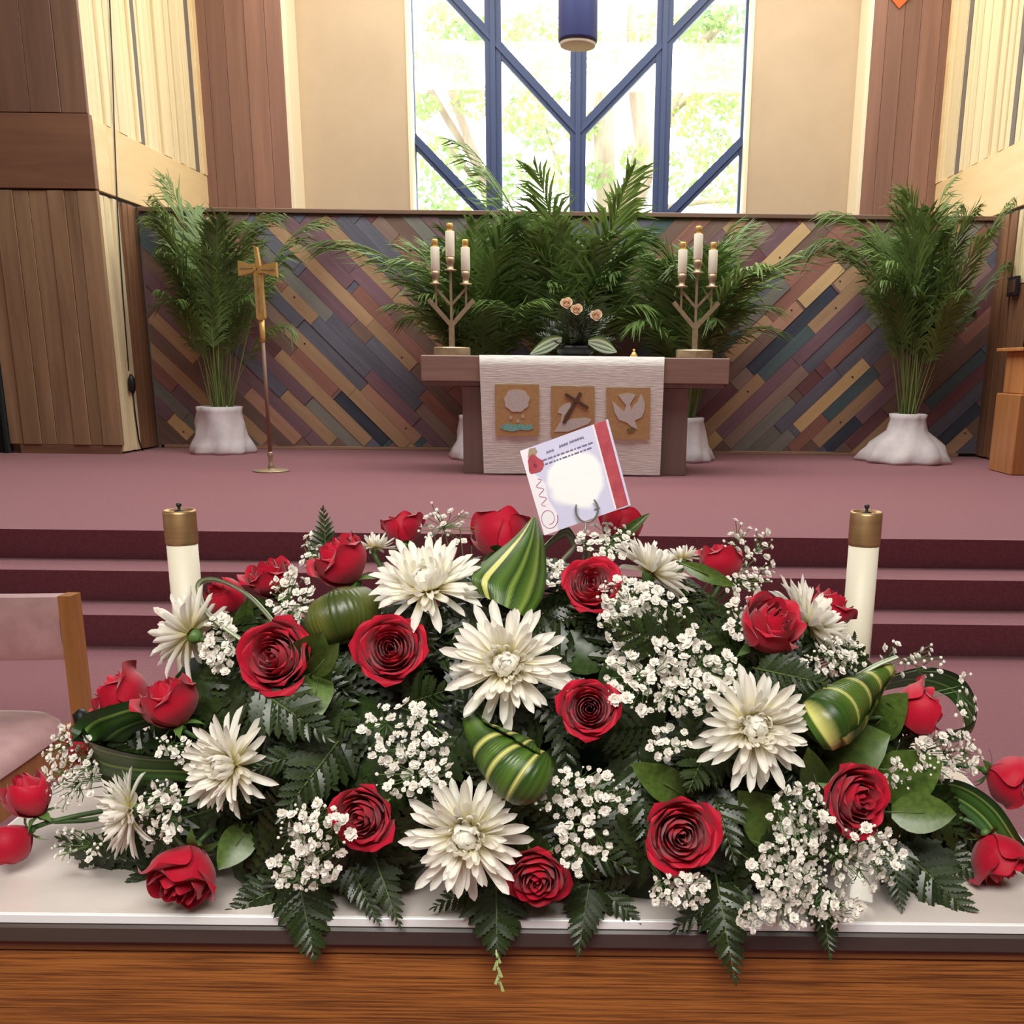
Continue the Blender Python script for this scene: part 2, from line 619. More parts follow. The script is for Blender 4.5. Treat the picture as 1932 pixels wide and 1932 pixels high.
for k in range(4):
    lo_h, hi_h = sorted((abs(xs[k] - xm), abs(xs[k + 1] - xm)))
    # bands between the slanting bars in this bay
    zs = [z2c - dzv, z2c, z1c, z1c + dzv, z1c + 2 * dzv, z1c + 3 * dzv]
    for za, zb in zip(zs, zs[1:]):
        xa, xb = xs[k], xs[k + 1]
        ha, hb = abs(xa - xm) * 0.98, abs(xb - xm) * 0.98
        poly = [(xa, za + ha), (xb, za + hb), (xb, zb + hb), (xa, zb + ha)]
        # clip to sill and head
        for lim, up in ((ZSILL, True), (zt, False)):
            out = []
            for i in range(len(poly)):
                p, q = poly[i], poly[(i + 1) % len(poly)]
                ip = p[1] >= lim if up else p[1] <= lim
                iq = q[1] >= lim if up else q[1] <= lim
                if ip:
                    out.append(p)
                if ip != iq:
                    t = (lim - p[1]) / (q[1] - p[1])
                    out.append((p[0] + (q[0] - p[0]) * t, lim))
            poly = out
            if not poly:
                break
        if len(poly) >= 3 and max(p[1] for p in poly) - min(p[1] for p in poly) > 0.05:
            MB().prism(poly, DN - 0.004, DN + 0.004).build('pane', gm, win)

# ------------------------------------------------------------------ plank screen
scr = sroot('wall_screen')
H = ZC - 0.05 - ZP
MB().box(XL, XR, DW + 0.02, DW + 0.12, ZP, ZC - 0.03).build('screen_core', M_gap, scr)
MB().box(XL, XR, DW - 0.06, DW + 0.22, ZC - 0.045, ZC, 0.006).build('screen_cap', M_caption, scr)
M_base = wood('screen_base_wood', srgb(176, 140, 112), srgb(196, 160, 130), 'X', 16, 0.5)
MB().box(XL + 0.05, XC, DW - 0.03, DW + 0.02, ZP, ZP + 0.035, 0.004).build('base_strip', M_base, scr)
MB().box(XC, XR - 0.2, DW - 0.03, DW + 0.02, ZP, ZP + 0.035, 0.004).build('base_strip', M_base, scr)
PAL = {'tan': ((176, 142, 106), (198, 164, 126)), 'gold': ((214, 178, 122), (230, 198, 144)), 'plum': ((126, 96, 104), (146, 114, 120)),
       'slate': ((98, 100, 112), (120, 120, 130)), 'taupe': ((146, 124, 110), (166, 142, 126)), 'red': ((146, 100, 86), (168, 120, 104)),
       'teal': ((78, 100, 104), (98, 118, 118)), 'navy': ((54, 62, 76), (74, 82, 94)), 'sage': ((124, 124, 114), (144, 142, 130)),
       'pink': ((180, 136, 112), (200, 156, 130)), 'wine': ((114, 74, 78), (134, 92, 94)), 'brown': ((120, 96, 84), (142, 116, 102))}
PM = {k: wood('plank_' + k, srgb(*a), srgb(*b), 'X', 16, 1.6, rough=0.75, rnd=0.1, bump=0.3, lo=0.25, hi=0.75) for k, (a, b) in PAL.items()}
M_knot = mat('plank_knot', srgb(78, 52, 36), rough=0.8)
WPL = 0.131
WOFF = {-1: 0.076, 1: 0.012}
OVER = {-1: [(505, 412, 698, 611, 'tan'), (540, 412, 660, 540, 'plum'), (576, 412, 668, 508, 'plum'), (668, 508, 740, 590, 'plum'), (609, 412, 746, 559, 'tan'),
             (639, 412, 746, 519, 'slate'), (680, 412, 760, 490, 'slate'), (713, 410, 746, 452, 'taupe'), (540, 544, 649, 663, 'tan'),
             (567, 519, 660, 618, 'plum'), (547, 616, 666, 740, 'tan'), (552, 668, 629, 745, 'red'), (525, 668, 691, 840, 'tan'),
             (639, 745, 728, 835, 'navy'), (690, 728, 790, 830, 'pink'), (666, 740, 770, 840, 'tan'), (534, 745, 629, 835, 'tan'),
             (470, 738, 564, 832, 'pink'), (455, 787, 502, 835, 'tan'), (765, 539, 833, 609, 'taupe'), (330, 780, 355, 830, 'gold'),
             (325, 740, 400, 800, 'plum'), (470, 412, 560, 505, 'slate'), (700, 640, 800, 740, 'slate'), (600, 600, 700, 700, 'slate')],
        1: [(1375, 569, 1516, 422, 'gold'), (1439, 479, 1504, 422, 'plum'), (1375, 487, 1449, 422, 'taupe'), (1484, 484, 1536, 422, 'taupe'),
            (1395, 594, 1469, 512, 'slate'), (1392, 621, 1481, 531, 'sage'), (1511, 574, 1588, 504, 'gold'), (1578, 544, 1618, 504, 'tan'),
            (1414, 700, 1571, 544, 'navy'), (1459, 621, 1501, 569, 'pink'), (1370, 673, 1454, 604, 'tan'), (1325, 827, 1434, 710, 'tan'),
            (1330, 847, 1357, 820, 'gold'), (1357, 817, 1494, 676, 'plum'), (1370, 839, 1519, 698, 'taupe'), (1504, 735, 1539, 700, 'wine'),
            (1504, 810, 1633, 683, 'gold'), (1556, 787, 1653, 700, 'teal'), (1539, 839, 1663, 725, 'tan'), (1558, 847, 1618, 792, 'navy'),
            (1601, 839, 1668, 777, 'wine'), (1778, 834, 1844, 764, 'navy'), (1820, 472, 1856, 424, 'red'), (1520, 650, 1600, 570, 'plum'),
            (1500, 690, 1640, 560, 'plum'), (1560, 690, 1640, 620, 'red')]}


def clip_rect(poly, M_, H_):
    for ax, lim, up in ((0, 0, True), (0, M_, False), (1, 0.035, True), (1, H_, False)):
        out = []
        for i in range(len(poly)):
            p, q = poly[i], poly[(i + 1) % len(poly)]
            ip = p[ax] >= lim if up else p[ax] <= lim
            iq = q[ax] >= lim if up else q[ax] <= lim
            if ip:
                out.append(p)
            if ip != iq:
                t = (lim - p[ax]) / (q[ax] - p[ax])
                out.append((p[0] + (q[0] - p[0]) * t, p[1] + (q[1] - p[1]) * t))
        poly = out
        if len(poly) < 3:
            return []
    return poly


R2 = math.sqrt(2)
for side in (-1, 1):
    MW = (XC - XL) if side < 0 else (XR - XC)
    rr = random.Random(40 + side)
    rows = {}
    for u1, v1, u2, v2, c in OVER[side]:
        qs, ps = [], []
        for (u, v) in ((u1, v1), (u2, v2)):
            w = P(u, v, DW)
            m_, z_ = abs(w.x - XC), w.z - ZP
            qs.append((m_ + z_) / R2)
            ps.append((m_ - z_) / R2)
        r = math.floor((sum(ps) / 2 - WOFF[side]) / WPL)
        rows.setdefault(r, []).append((min(qs), max(qs), c))
    for r in range(math.floor(-H / R2 / WPL) - 1, math.ceil(MW / R2 / WPL) + 1):
        p0, p1 = WOFF[side] + r * WPL + 0.001, WOFF[side] + (r + 1) * WPL - 0.001
        segs = []
        q = -0.2 - rr.random()
        for a, b, c in sorted(rows.get(r, [])):
            a = max(a, q)
            while a - q > 0.02:
                ln = min(rr.uniform(0.6, 1.5), a - q)
                segs.append((q, q + ln, None))
                q += ln
            if b > q:
                segs.append((q, b, c))
                q = b
        while q < (MW + H) / R2:
            ln = rr.uniform(0.6, 1.6)
            segs.append((q, q + ln, None))
            q += ln
        for q0, q1, c in segs:
            corners = [((p + qq) / R2, (qq - p) / R2) for p, qq in ((p0, q0 + 0.002), (p1, q0 + 0.002), (p1, q1 - 0.002), (p0, q1 - 0.002))]
            poly = clip_rect(corners, MW, H)
            if not poly or (max(x for x, _ in poly) - min(x for x, _ in poly)) < 0.02:
                continue
            c = c or rr.choice(['slate', 'slate', 'plum', 'plum', 'taupe', 'brown', 'brown', 'red', 'sage', 'wine', 'tan', 'brown', 'teal'])
            t = 0.02 + rr.uniform(0, 0.012)
            # into plank coordinates: local x along the plank
            mcx = sum(x for x, _ in poly) / len(poly)
            mcz = sum(z for _, z in poly) / len(poly)
            cx, cz = XC + side * mcx, ZP + mcz
            ang = math.pi / 4 * side
            loc = []
            for x, z in poly:
                dx, dz = side * (x - mcx), z - mcz
                loc.append((dx * math.cos(ang) + dz * math.sin(ang), -dx * math.sin(ang) + dz * math.cos(ang)))
            o = MB().prism(loc, -t, 0.02).build('plank', PM[c], None)
            o.parent = scr
            o.location = (cx, DW, cz)
            o.rotation_euler = (0, -ang, 0)
            if c in ('gold', 'tan', 'pink') and rr.random() < 0.75 and len(poly) == 4:
                kx = rr.uniform(-0.3, 0.3) * (q1 - q0)
                kn = MB().lathe([(0.011, 0), (0.009, 0.003), (0.002, 0.004)], 8).mesh('knot', M_knot)
                k = obj('knot', kn, o)
                k.location = (kx, -t - 0.0005, rr.uniform(-0.03, 0.03))
                k.rotation_euler = (math.pi / 2, 0, 0)

# ------------------------------------------------------------------ outside: trees beyond the window
M_bark = mat('pale_bark', srgb(190, 172, 156), srgb(160, 142, 126), rough=0.9, scale=(4, 4, 1.2), bump=0.3)
M_leafout = mat('sunlit_leaves', srgb(186, 198, 124), srgb(142, 168, 124), rough=0.7, scale=(0.7, 0.7, 0.7), trans=0.45)
struct(MB().box(-30, 30, 13.8, 60, -0.3, -0.2).build('ground_outside', mat('lawn', srgb(140, 160, 90), srgb(120, 140, 80), rough=0.9)))


def tree(label, D, limbs, clumps, seed, n=150):
    rr = random.Random(seed)
    u0, v0, w0 = limbs[0][0]
    base = P(u0, v0, D)
    t = thing('garden_tree', label, 'tree', (base.x, D, -0.25), group='trees outside the window')
    for k, lm in enumerate(limbs):
        pts = [P(u, v, D + 0.2 * k) for u, v, w in lm]
        rad = [mpp(pts[0]) * w / 2 for u, v, w in lm]
        if k == 0:
            pts = [Vector((pts[0].x, D, -0.25))] + pts
            rad = [rad[0] * 1.5] + rad
        MB().tube(pts, rad, 8).build('trunk' if k == 0 else 'branch', M_bark, t, smooth=True)
    mb = MB()
    for cu, cv, cr_ in clumps:
        for i in range(n):
            a, r = rr.uniform(0, 6.28), cr_ * math.sqrt(rr.random())
            c = P(cu + r * math.cos(a), cv + r * math.sin(a) * 0.9, D + rr.uniform(-0.9, 0.9))
            s = rr.uniform(0.05, 0.12)
            e1 = Vector((rr.gauss(0, 1), rr.gauss(0, 1), rr.gauss(0, 1))).normalized()
            e2 = e1.cross(Vector((rr.gauss(0, 1), rr.gauss(0, 1), rr.gauss(0, 1)))).normalized()
            o = len(mb.v)
            mb.v += [tuple(c - e1 * s), tuple(c + e2 * s * 0.45), tuple(c + e1 * s), tuple(c - e2 * s * 0.45)]
            mb.face((o, o + 1, o + 2, o + 3))
    f = mb.build('foliage', M_leafout, t)
    f['kind'] = 'stuff'


tree('pale leaning tree seen through the left panes of the window', 19,
     [[(940, 420, 24), (905, 320, 20), (870, 225, 18), (835, 120, 16), (780, 10, 13), (750, -60, 10)],
      [(905, 320, 14), (850, 235, 15), (800, 150, 13), (760, 90, 9)], [(930, 380, 12), (840, 270, 10), (790, 240, 6)]],
     [(840, 40, 40), (800, 200, 26), (890, 190, 40), (830, 300, 45), (800, 380, 50), (880, 370, 45), (900, 60, 30), (960, 330, 50), (990, 220, 45), (810, 100, 25), (860, 130, 30)], 51)
tree('tall two-stemmed tree behind the hanging lamp, through the middle panes', 22,
     [[(1150, 430, 44), (1140, 320, 40), (1138, 200, 38), (1150, 90, 34), (1165, -60, 30)],
      [(1165, 420, 30), (1215, 280, 34), (1200, 180, 28), (1195, 60, 28), (1205, -60, 24)], [(1010, 70, 8), (1005, 130, 9), (1015, 200, 7), (1060, 330, 5)]],
     [(1020, 60, 50), (1050, 150, 50), (1000, 150, 40), (970, 60, 35), (1120, 100, 50), (1230, 60, 45), (1020, 250, 40), (1100, 240, 35), (1200, 300, 30), (1060, 330, 40), (1130, 330, 30)], 52)
tree('tree with a slanting limb seen through the right panes of the window', 20,
     [[(1180, 440, 26), (1215, 350, 24), (1270, 190, 24), (1320, 90, 22), (1400, -10, 18), (1440, -60, 14)],
      [(1260, 390, 10), (1330, 380, 10), (1400, 375, 9)], [(1265, 215, 10), (1320, 170, 9), (1390, 100, 7)]],
     [(1330, 60, 45), (1370, 110, 45), (1350, 170, 50), (1385, 200, 40), (1300, 220, 45), (1340, 280, 45), (1290, 330, 50), (1370, 350, 50), (1330, 30, 40), (1385, 30, 40), (1280, 60, 40)], 53)

# ================================================================== chancel furniture
M_brass = mat('bright_brass', srgb(236, 196, 116), srgb(222, 180, 98), rough=0.36, metal=0.45, scale=(20, 20, 20))
M_brassdull = mat('dull_hazed_brass', srgb(196, 178, 146), srgb(172, 152, 122), rough=0.42, metal=0.55, scale=(20, 20, 20))  # haze over the candelabra put into a paler, greyer brass
M_wax = mat('ivory_candle', srgb(240, 232, 208), rough=0.45, spec=0.4)
M_altar = wood('altar_wood', srgb(146, 118, 104), srgb(170, 142, 126), 'X', 18, 1.0)
M_altarleg = wood('altar_leg_wood', srgb(126, 108, 96), srgb(152, 130, 116), 'Z', 14, 0.8)
M_runner = mat('woven_white_runner', srgb(226, 222, 210), srgb(252, 250, 240), rough=0.9, scale=(9, 9, 120), bump=0.5, detail=3)
M_patch = mat('ochre_patch', srgb(204, 166, 114), srgb(192, 154, 104), rough=0.9, scale=(40, 40, 40))
M_motif = mat('white_felt', srgb(226, 222, 212), srgb(212, 206, 196), rough=0.9, scale=(60, 60, 60))
M_teal = mat('turquoise_felt', srgb(112, 190, 176), srgb(150, 214, 200), rough=0.9, scale=(50, 50, 80))
M_crossfelt = mat('brown_felt', srgb(104, 78, 60), rough=0.9)

DA = 8.32
AZ = P(1085, 673, DA).z
axl, axr = P(794, 690, DA).x, P(1376, 700, DA).x
al = thing('altar', 'long brown wooden altar under the white runner on the platform', 'altar', ((axl + axr) / 2, DA + 0.35, ZP))
fz = P(1085, 722, DA).z
MB().box(axl, axr, DA, DA + 0.75, fz, AZ, 0.006).build('top_beam', M_altar, al)
MB().box(axl + 0.03, axr - 0.03, DA + 0.03, DA + 0.72, fz - 0.035, fz, 0.003).build('under_rail', M_altarleg, al)
for ua, ub in ((873, 930), (1240, 1297)):
    MB().box(P(ua, 800, DA + 0.1).x, P(ub, 800, DA + 0.1).x, DA + 0.1, DA + 0.62, ZP, fz - 0.035, 0.006).build('leg', M_altarleg, al)
MB().box(P(930, 800, DA + .3).x, P(1240, 800, DA + .3).x, DA + 0.28, DA + 0.36, ZP + 0.25, ZP + 0.45, 0.004).build('stretcher', M_altarleg, al)

DR = DA - 0.018
rt = thing('altar_runner', 'white woven altar cloth with three ochre picture patches', 'altar cloth', ((axl + axr) / 2, DR, ZP))
mb = MB()
rl, rr_ = P(904, 672, DR), P(1254, 677, DR)
bl, br = P(913, 897, DR), P(1245, 901, DR)
rows = []
NS = 24
for k in range(6):                       # over the top of the altar
    y = DA + 0.72 - (0.72 + 0.01) * k / 5
    rows.append([Vector((rl.x + (rr_.x - rl.x) * j / NS, y, AZ + 0.006)) for j in range(NS + 1)])
for k in range(1, 13):                   # down the front
    t = k / 12
    zz = AZ + 0.004 + (ZP + 0.012 - AZ) * t
    rows.append([Vector((rl.x + (bl.x - rl.x) * t + ((rr_.x + (br.x - rr_.x) * t) - (rl.x + (bl.x - rl.x) * t)) * j / NS,
                         DR - 0.004 * math.sin(j * 0.9) * t - 0.003 * math.sin(j * 2.1 + 1) * t, zz)) for j in range(NS + 1)])
mb.grid(rows)
mb.build('cloth', M_runner, rt, smooth=True)


def zq(x, y):       # from the enlarged crop of the runner to the photograph
    return 860 + x / 4.391, 640 + y / 4.391


def fl(pts, D):
    return [(P(*zq(x, y), D).x, P(*zq(x, y), D).z) for x, y in pts]


patches = []
for k, q in enumerate([((322, 374), (690, 374), (690, 806), (330, 804)), ((788, 386), (1150, 392), (1150, 815), (788, 812)), ((1245, 400), (1613, 402), (1605, 835), (1300, 830))]):
    q = list(q)
    if k == 2:
        q[3] = (1250, 830)
    patches.append(MB().prism(fl(q, DR - 0.012), DR - 0.013, DR - 0.009).build('patch', M_patch, rt))
dm = DR - 0.0135
shell = [(505 + 103 * math.cos(a) * (1 + .05 * math.sin(9 * a)), 508 - 95 * math.sin(a) * (1 + .04 * math.sin(9 * a))) for a in [i * 2 * math.pi / 36 for i in range(36)]]
shell = [(x, max(y, 420)) for x, y in shell]
MB().prism(fl(shell, dm), dm - 0.004, dm).build('shell_motif', M_motif, patches[0])
for cx, cy in ((455, 650), (515, 680), (555, 640)):
    MB().prism(fl([(cx + 13 * math.cos(a), cy - 17 * math.sin(a)) for a in [i * math.pi / 4 for i in range(8)]], dm), dm - 0.003, dm).build('drop_motif', mat('pale_drop', srgb(216, 196, 160), rough=0.9), patches[0])
MB().prism(fl([(368, 735), (385, 712), (430, 698), (480, 712), (530, 702), (580, 715), (630, 705), (640, 740), (600, 756), (540, 748), (470, 765), (400, 752)], dm), dm - 0.003, dm).build('water_motif', M_teal, patches[0])
MB().prism(fl([(845, 608), (858, 570), (905, 535), (950, 522), (952, 560), (895, 640), (885, 690), (960, 660), (1080, 650), (1125, 668), (1100, 700), (1000, 740), (930, 765), (815, 767), (870, 680), (880, 620)], dm), dm - 0.003, dm).build('cloth_motif', M_motif, patches[1])
xm1 = fl([(1035, 443), (893, 696), (906, 455), (1096, 572)], dm)
MB().bar((xm1[0][0], dm - 0.005, xm1[0][1]), (xm1[1][0], dm - 0.005, xm1[1][1]), 0.028, 0.006).build('cross_motif', M_crossfelt, patches[1])
MB().bar((xm1[2][0], dm - 0.007, xm1[2][1]), (xm1[3][0], dm - 0.007, xm1[3][1]), 0.026, 0.006).build('cross_motif', M_crossfelt, patches[1])
MB().prism(fl([(1345, 462), (1382, 456), (1430, 447), (1492, 462), (1462, 505), (1442, 540), (1452, 585), (1478, 545), (1505, 520), (1532, 455), (1552, 490), (1566, 535), (1562, 590), (1538, 648), (1482, 672),
                (1505, 748), (1455, 722), (1412, 688), (1352, 668), (1318, 610), (1295, 512), (1345, 558), (1395, 602), (1412, 548), (1372, 500)], dm), dm - 0.004, dm).build('dove_motif', M_motif, patches[2])
MB().prism(fl([(1415, 745), (1445, 735), (1490, 745), (1470, 770), (1430, 780)], dm), dm - 0.003, dm).build('sprig_motif', mat('olive_felt', srgb(130, 120, 70), rough=0.9), patches[2])

# candelabra, each with three candles that can be lifted out
def candelabrum(u, v, where, cl):
    D = DA + 0.33
    c = P(u, v, D)
    c.z = AZ
    t = thing('candelabrum', 'three-armed brass candelabrum ' + where, 'candelabrum', c, group='brass candelabra on the altar')
    X, Y = c.x, c.y
    MB().lathe([(0.15, 0), (0.155, 0.006), (0.155, 0.062), (0.148, 0.07)], 32, c).build('base', M_brassdull, t, smooth=False)
    MB().bar(c + Vector((0, 0, 0.07)), c + Vector((0, 0, 0.27)), 0.045, 0.03).build('stem', M_brassdull, t)
    for s in (-1, 1):
        MB().bar(c + Vector((0, 0, 0.245)), c + Vector((s * 0.19, 0, 0.455)), 0.034, 0.028).build('arm', M_brassdull, t)
        MB().bar(c + Vector((0, 0, 0.41)), c + Vector((s * 0.126, 0, 0.545)), 0.02, 0.016).build('upper_arm', M_brassdull, t)
        MB().bar(c + Vector((s * 0.126, 0, 0.385)), c + Vector((s * 0.126, 0, 0.575)), 0.016, 0.014).build('upright', M_brassdull, t)
    MB().bar(c + Vector((0, 0, 0.25)), c + Vector((0, 0, 0.685)), 0.02, 0.018).build('upright', M_brassdull, t)
    for k, (dx, h) in enumerate(((-0.126, 0.575), (0, 0.685), (0.126, 0.575))):
        p = c + Vector((dx, 0, h))
        cup = MB().lathe([(0.05, 0), (0.052, 0.004), (0.05, 0.01), (0.026, 0.014), (0.026, 0.05), (0.036, 0.07), (0.036, 0.11)], 20, p).build('cup', M_brassdull, t, smooth=True)
        q = p + Vector((0, 0, 0.11))
        hh = 0.185 if k != 1 else 0.2
        ca = thing('altar_candle', 'ivory oil candle in the ' + ('left', 'tall middle', 'right')[k] + ' cup of the ' + cl, 'candle', q, group='ivory candles in the altar candelabra')
        MB().lathe([(0.037, 0), (0.038, 0.004), (0.038, hh - 0.004), (0.035, hh)], 20, q).build('wax_tube', M_wax, ca, smooth=True)
        MB().lathe([(0.026, 0), (0.026, 0.055), (0.02, 0.062), (0.006, 0.064)], 20, q + Vector((0, 0, hh))).build('brass_cap', M_brass, ca, smooth=True)


candelabrum(853, 660, 'nearer the golden cross, at the left end of the altar', 'left candelabrum')
candelabrum(1310, 668, 'at the right end of the altar', 'right candelabrum')

# processional cross on its stand
DC = 8.42
b = P(512, 888, DC)
b.z = ZP
k = mpp(b)
pc = thing('processional_cross', 'tall golden cross on a slim pole standing left of the altar', 'cross', b)
MB().lathe([(0.15, 0), (0.155, 0.006), (0.14, 0.012), (0.03, 0.02), (0.022, 0.03), (0.03, 0.04), (0.02, 0.055), (0.016, 0.1), (0.024, 0.13), (0.027, 0.145), (0.02, 0.16), (0.012, 0.17)], 28, b).build('base', M_brassdull, pc, smooth=True)
MB().tube([b + Vector((0, 0, 0.15)), b + Vector((0, 0, 1.1))], [0.017, 0.015], 12).build('pole', wood('pole_wood', srgb(110, 84, 70), srgb(140, 108, 88), 'Z', 20, 1), pc, smooth=True)
MB().tube([b + Vector((0, 0, 1.06)), b + Vector((0, 0, 1.1)), b + Vector((0, 0, 1.26))], [0.017, 0.022, 0.024], 14).build('socket', M_brass, pc, smooth=True)
zc_ = b.z + 1.63
x0 = b.x
body = [(-0.033, 1.25), (-0.018, 1.235), (0.018, 1.235), (0.033, 1.25), (0.026, 1.60), (0.012, 1.62), (-0.02, 1.62), (-0.033, 1.60)]
MB().prism([(x0 + x, b.z + z) for x, z in body], DC - 0.03, DC + 0.03).build('shaft', M_brass, pc)
MB().prism([(x0 + x, b.z + z) for x, z in [(-0.006, 1.30), (0.006, 1.30), (0.004, 1.58), (-0.004, 1.58)]], DC - 0.034, DC - 0.029).build('shaft_groove', M_brassdull, pc)
MB().prism([(x0 + x, b.z + z) for x, z in [(-0.155, 1.575), (-0.152, 1.695), (-0.06, 1.665), (-0.01, 1.675), (-0.01, 1.625), (-0.05, 1.60)]], DC - 0.035, DC + 0.02).build('cross_arm', M_brass, pc)
MB().prism([(x0 + x, b.z + z) for x, z in [(0.155, 1.57), (0.155, 1.685), (0.06, 1.665), (0.01, 1.645), (0.01, 1.60), (0.05, 1.60)]], DC - 0.035, DC + 0.02).build('cross_arm', M_brass, pc)
MB().prism([(x0 + x, b.z + z) for x, z in [(-0.14, 1.628), (-0.14, 1.642), (-0.03, 1.637)]], DC - 0.038, DC - 0.03).build('arm_groove', M_brassdull, pc)
MB().prism([(x0 + x, b.z + z) for x, z in [(0.14, 1.62), (0.14, 1.634), (0.03, 1.627)]], DC - 0.038, DC - 0.03).build('arm_groove', M_brassdull, pc)
MB().prism([(x0 + x, b.z + z) for x, z in [(-0.005, 1.63), (0.022, 1.66), (0.005, 1.80), (-0.022, 1.81), (-0.012, 1.70)]], DC - 0.03, DC + 0.02).build('head_bar', M_brass, pc)

# ------------------------------------------------------------------ palms
M_palm = mat('palm_green', srgb(88, 118, 60), srgb(128, 156, 82), rough=0.45, scale=(2.5, 2.5, 2.5), trans=0.25, rnd=0.18)
M_palmstem = mat('palm_stem', srgb(130, 142, 78), srgb(96, 116, 60), rough=0.5, scale=(6, 6, 2), rnd=0.1)
M_wrap = mat('white_pot_wrap', srgb(222, 214, 212), srgb(204, 196, 196), rough=0.8, scale=(5, 5, 5), bump=0.5)


def frond_mesh(seed, arch):
    """one feather frond, 1 unit long, rising from the origin and arching over towards +x near its end"""
    rr = random.Random(seed)
    stem, leaf = MB(), MB()
    pts = []
    N = 26
    ang, p = math.radians(87 - rr.uniform(0, 7)), Vector((0, 0, 0))
    for i in range(N + 1):
        pts.append(p.copy())
        t = i / N
        ang -= math.radians(arch) / N * (0.12 + 2.6 * max(0, t - 0.3))
        p = p + Vector((math.cos(ang), 0, math.sin(ang))) / N
    stem.tube(pts, [0.006 * (1 - 0.8 * i / N) for i in range(N + 1)], 5)
    t = 0.40
    while t < 0.995:
        i = min(int(t * N), N - 1)
        q = pts[i].lerp(pts[i + 1], t * N - i)
        tan = (pts[i + 1] - pts[i]).normalized()
        nor = Vector((0, 1, 0)).cross(tan).normalized()
        f = (t - 0.40) / 0.60
        ln = 0.23 * (0.4 + 0.8 * math.sin(math.pi * min(1, f * 0.8 + 0.15))) * rr.uniform(0.8, 1.15)
        for s in (-1, 1):
            if rr.random() < 0.06:
                continue
            d = (tan * (0.6 + 0.5 * f) + Vector((0, s, 0)) * (0.85 - 0.3 * f) * rr.uniform(0.7, 1.1) + nor * 0.45 * rr.uniform(-0.1, 1.0)).normalized()
            tip = q + d * ln + Vector((0, 0, -0.30 * ln * rr.uniform(0.2, 1.4)))
            mid = q + d * ln * 0.5 + nor * 0.01
            wv = d.cross(nor).normalized() * 0.0075
            o = len(leaf.v)
            leaf.v += [tuple(q - wv * 0.5), tuple(q + wv * 0.5), tuple(mid + wv), tuple(mid - wv), tuple(tip)]
            leaf.face((o, o + 1, o + 2, o + 3))
            leaf.face((o + 3, o + 2, o + 4))
        t += 0.0135
    return stem.mesh('rachis', M_palmstem, True), leaf.mesh('leaflets', M_palm), pts[-1].x


FR = [frond_mesh(60 + k, a) for k, a in enumerate((40, 60, 85, 110, 135, 150, 50, 72))]


def palm(label, u, vb, D, n, hmin, hmax, seed, pot=(0.3, 0.17, 0.46), extra=(), wide=1.0, deep=0.5, xlim=(9, 9)):
    rr = random.Random(seed)
    b = P(u, vb, D)
    b.z = ZP
    t = thing('potted_palm', label, 'palm', b, group='feather palms in the chancel')
    r0, r1, hp = pot
    wob = lambda a, z: 1 + 0.05 * math.sin(5 * a + 9 * z) + (0.03 + 0.05 * (1 - z / hp)) * math.sin(9 * a - 14 * z + 1) + 0.025 * math.sin(17 * a + 6 * z)
    prof = [(r0, 0), (r0 * 1.04, 0.03), (r0 * 0.93, 0.10), (r0 * 0.8, 0.18), (r1 * 1.12, hp * 0.65), (r1, hp * 0.9), (r1 * 1.04, hp), (r1 * 0.9, hp + 0.005), (r1 * 0.8, hp - 0.05)]
    MB().lathe(prof, 36, b, wob).build('wrapped_pot', M_wrap, t, smooth=True)
    MB().lathe([(r1 * 0.86, hp - 0.07), (r1 * 0.86, hp - 0.03)], 20, b).build('soil', mat('dark_soil', srgb(50, 38, 30), rough=1), t)
    items = []
    for i in range(n):
        f = (i + 0.5) / n
        az = i * 2.39996 + rr.uniform(-0.3, 0.3)
        kk = rr.choice((0, 1, 2, 3, 6, 7)) if f > 0.3 else rr.choice((2, 3, 4, 5))
        items.append((az, kk, hmin + (hmax - hmin) * (0.25 + 0.75 * f) * rr.uniform(0.85, 1.05), rr.uniform(-0.12, 0.12)))
    items += list(extra)
    for az, kk, L, tilt in items:
        s, l, rch = FR[kk]
        need = (rch * math.cos(tilt) + math.sin(tilt) + 0.08) * L * abs(math.cos(az))
        room = xlim[0] if math.cos(az) < 0 else xlim[1]
        wd1 = wide * min(1.0, room / max(need * wide, 1e-6))
        rr2 = r1 * 0.55 * rr.random()
        M = Matrix.Translation((rr2 * math.cos(az), rr2 * math.sin(az), hp - 0.05)) @ Matrix.Diagonal((wd1, deep, 1, 1)) @ Matrix.Rotation(az, 4, 'Z') @ Matrix.Rotation(tilt, 4, 'Y') @ Matrix.Scale(L, 4)
        fo = obj('frond', l, t)
        fo.matrix_basis = M
        so = obj('rachis', s, fo)
    return t


palm('tall feather palm in a white-wrapped pot by the left wall', 420, 846, 10.10, 30, 1.05, 2.15, 71, pot=(0.30, 0.21, 0.46), wide=0.8, deep=0.25, xlim=(0.62, 1.2),
     extra=[(math.pi * 0.98, 3, 2.3, 0), (-0.2, 3, 2.3, 0.0), (math.pi * 0.9, 2, 2.45, 0), (2.6, 1, 2.45, 0), (-0.35, 4, 1.5, 0.35), (0.2, 2, 2.35, 0.1)])
palm('large feather palm in a white-wrapped pot by the right wall', 1706, 864, 9.98, 36, 1.1, 2.3, 72, pot=(0.43, 0.17, 0.47), wide=0.85, deep=0.26, xlim=(1.2, 0.34),
     extra=[(0.1, 3, 2.5, 0), (0.0, 2, 2.6, 0.1), (math.pi, 3, 2.4, 0.0), (math.pi * 1.05, 4, 2.35, 0.1), (0.4, 4, 1.7, 0.2), (0.3, 3, 2.2, 0.2)])
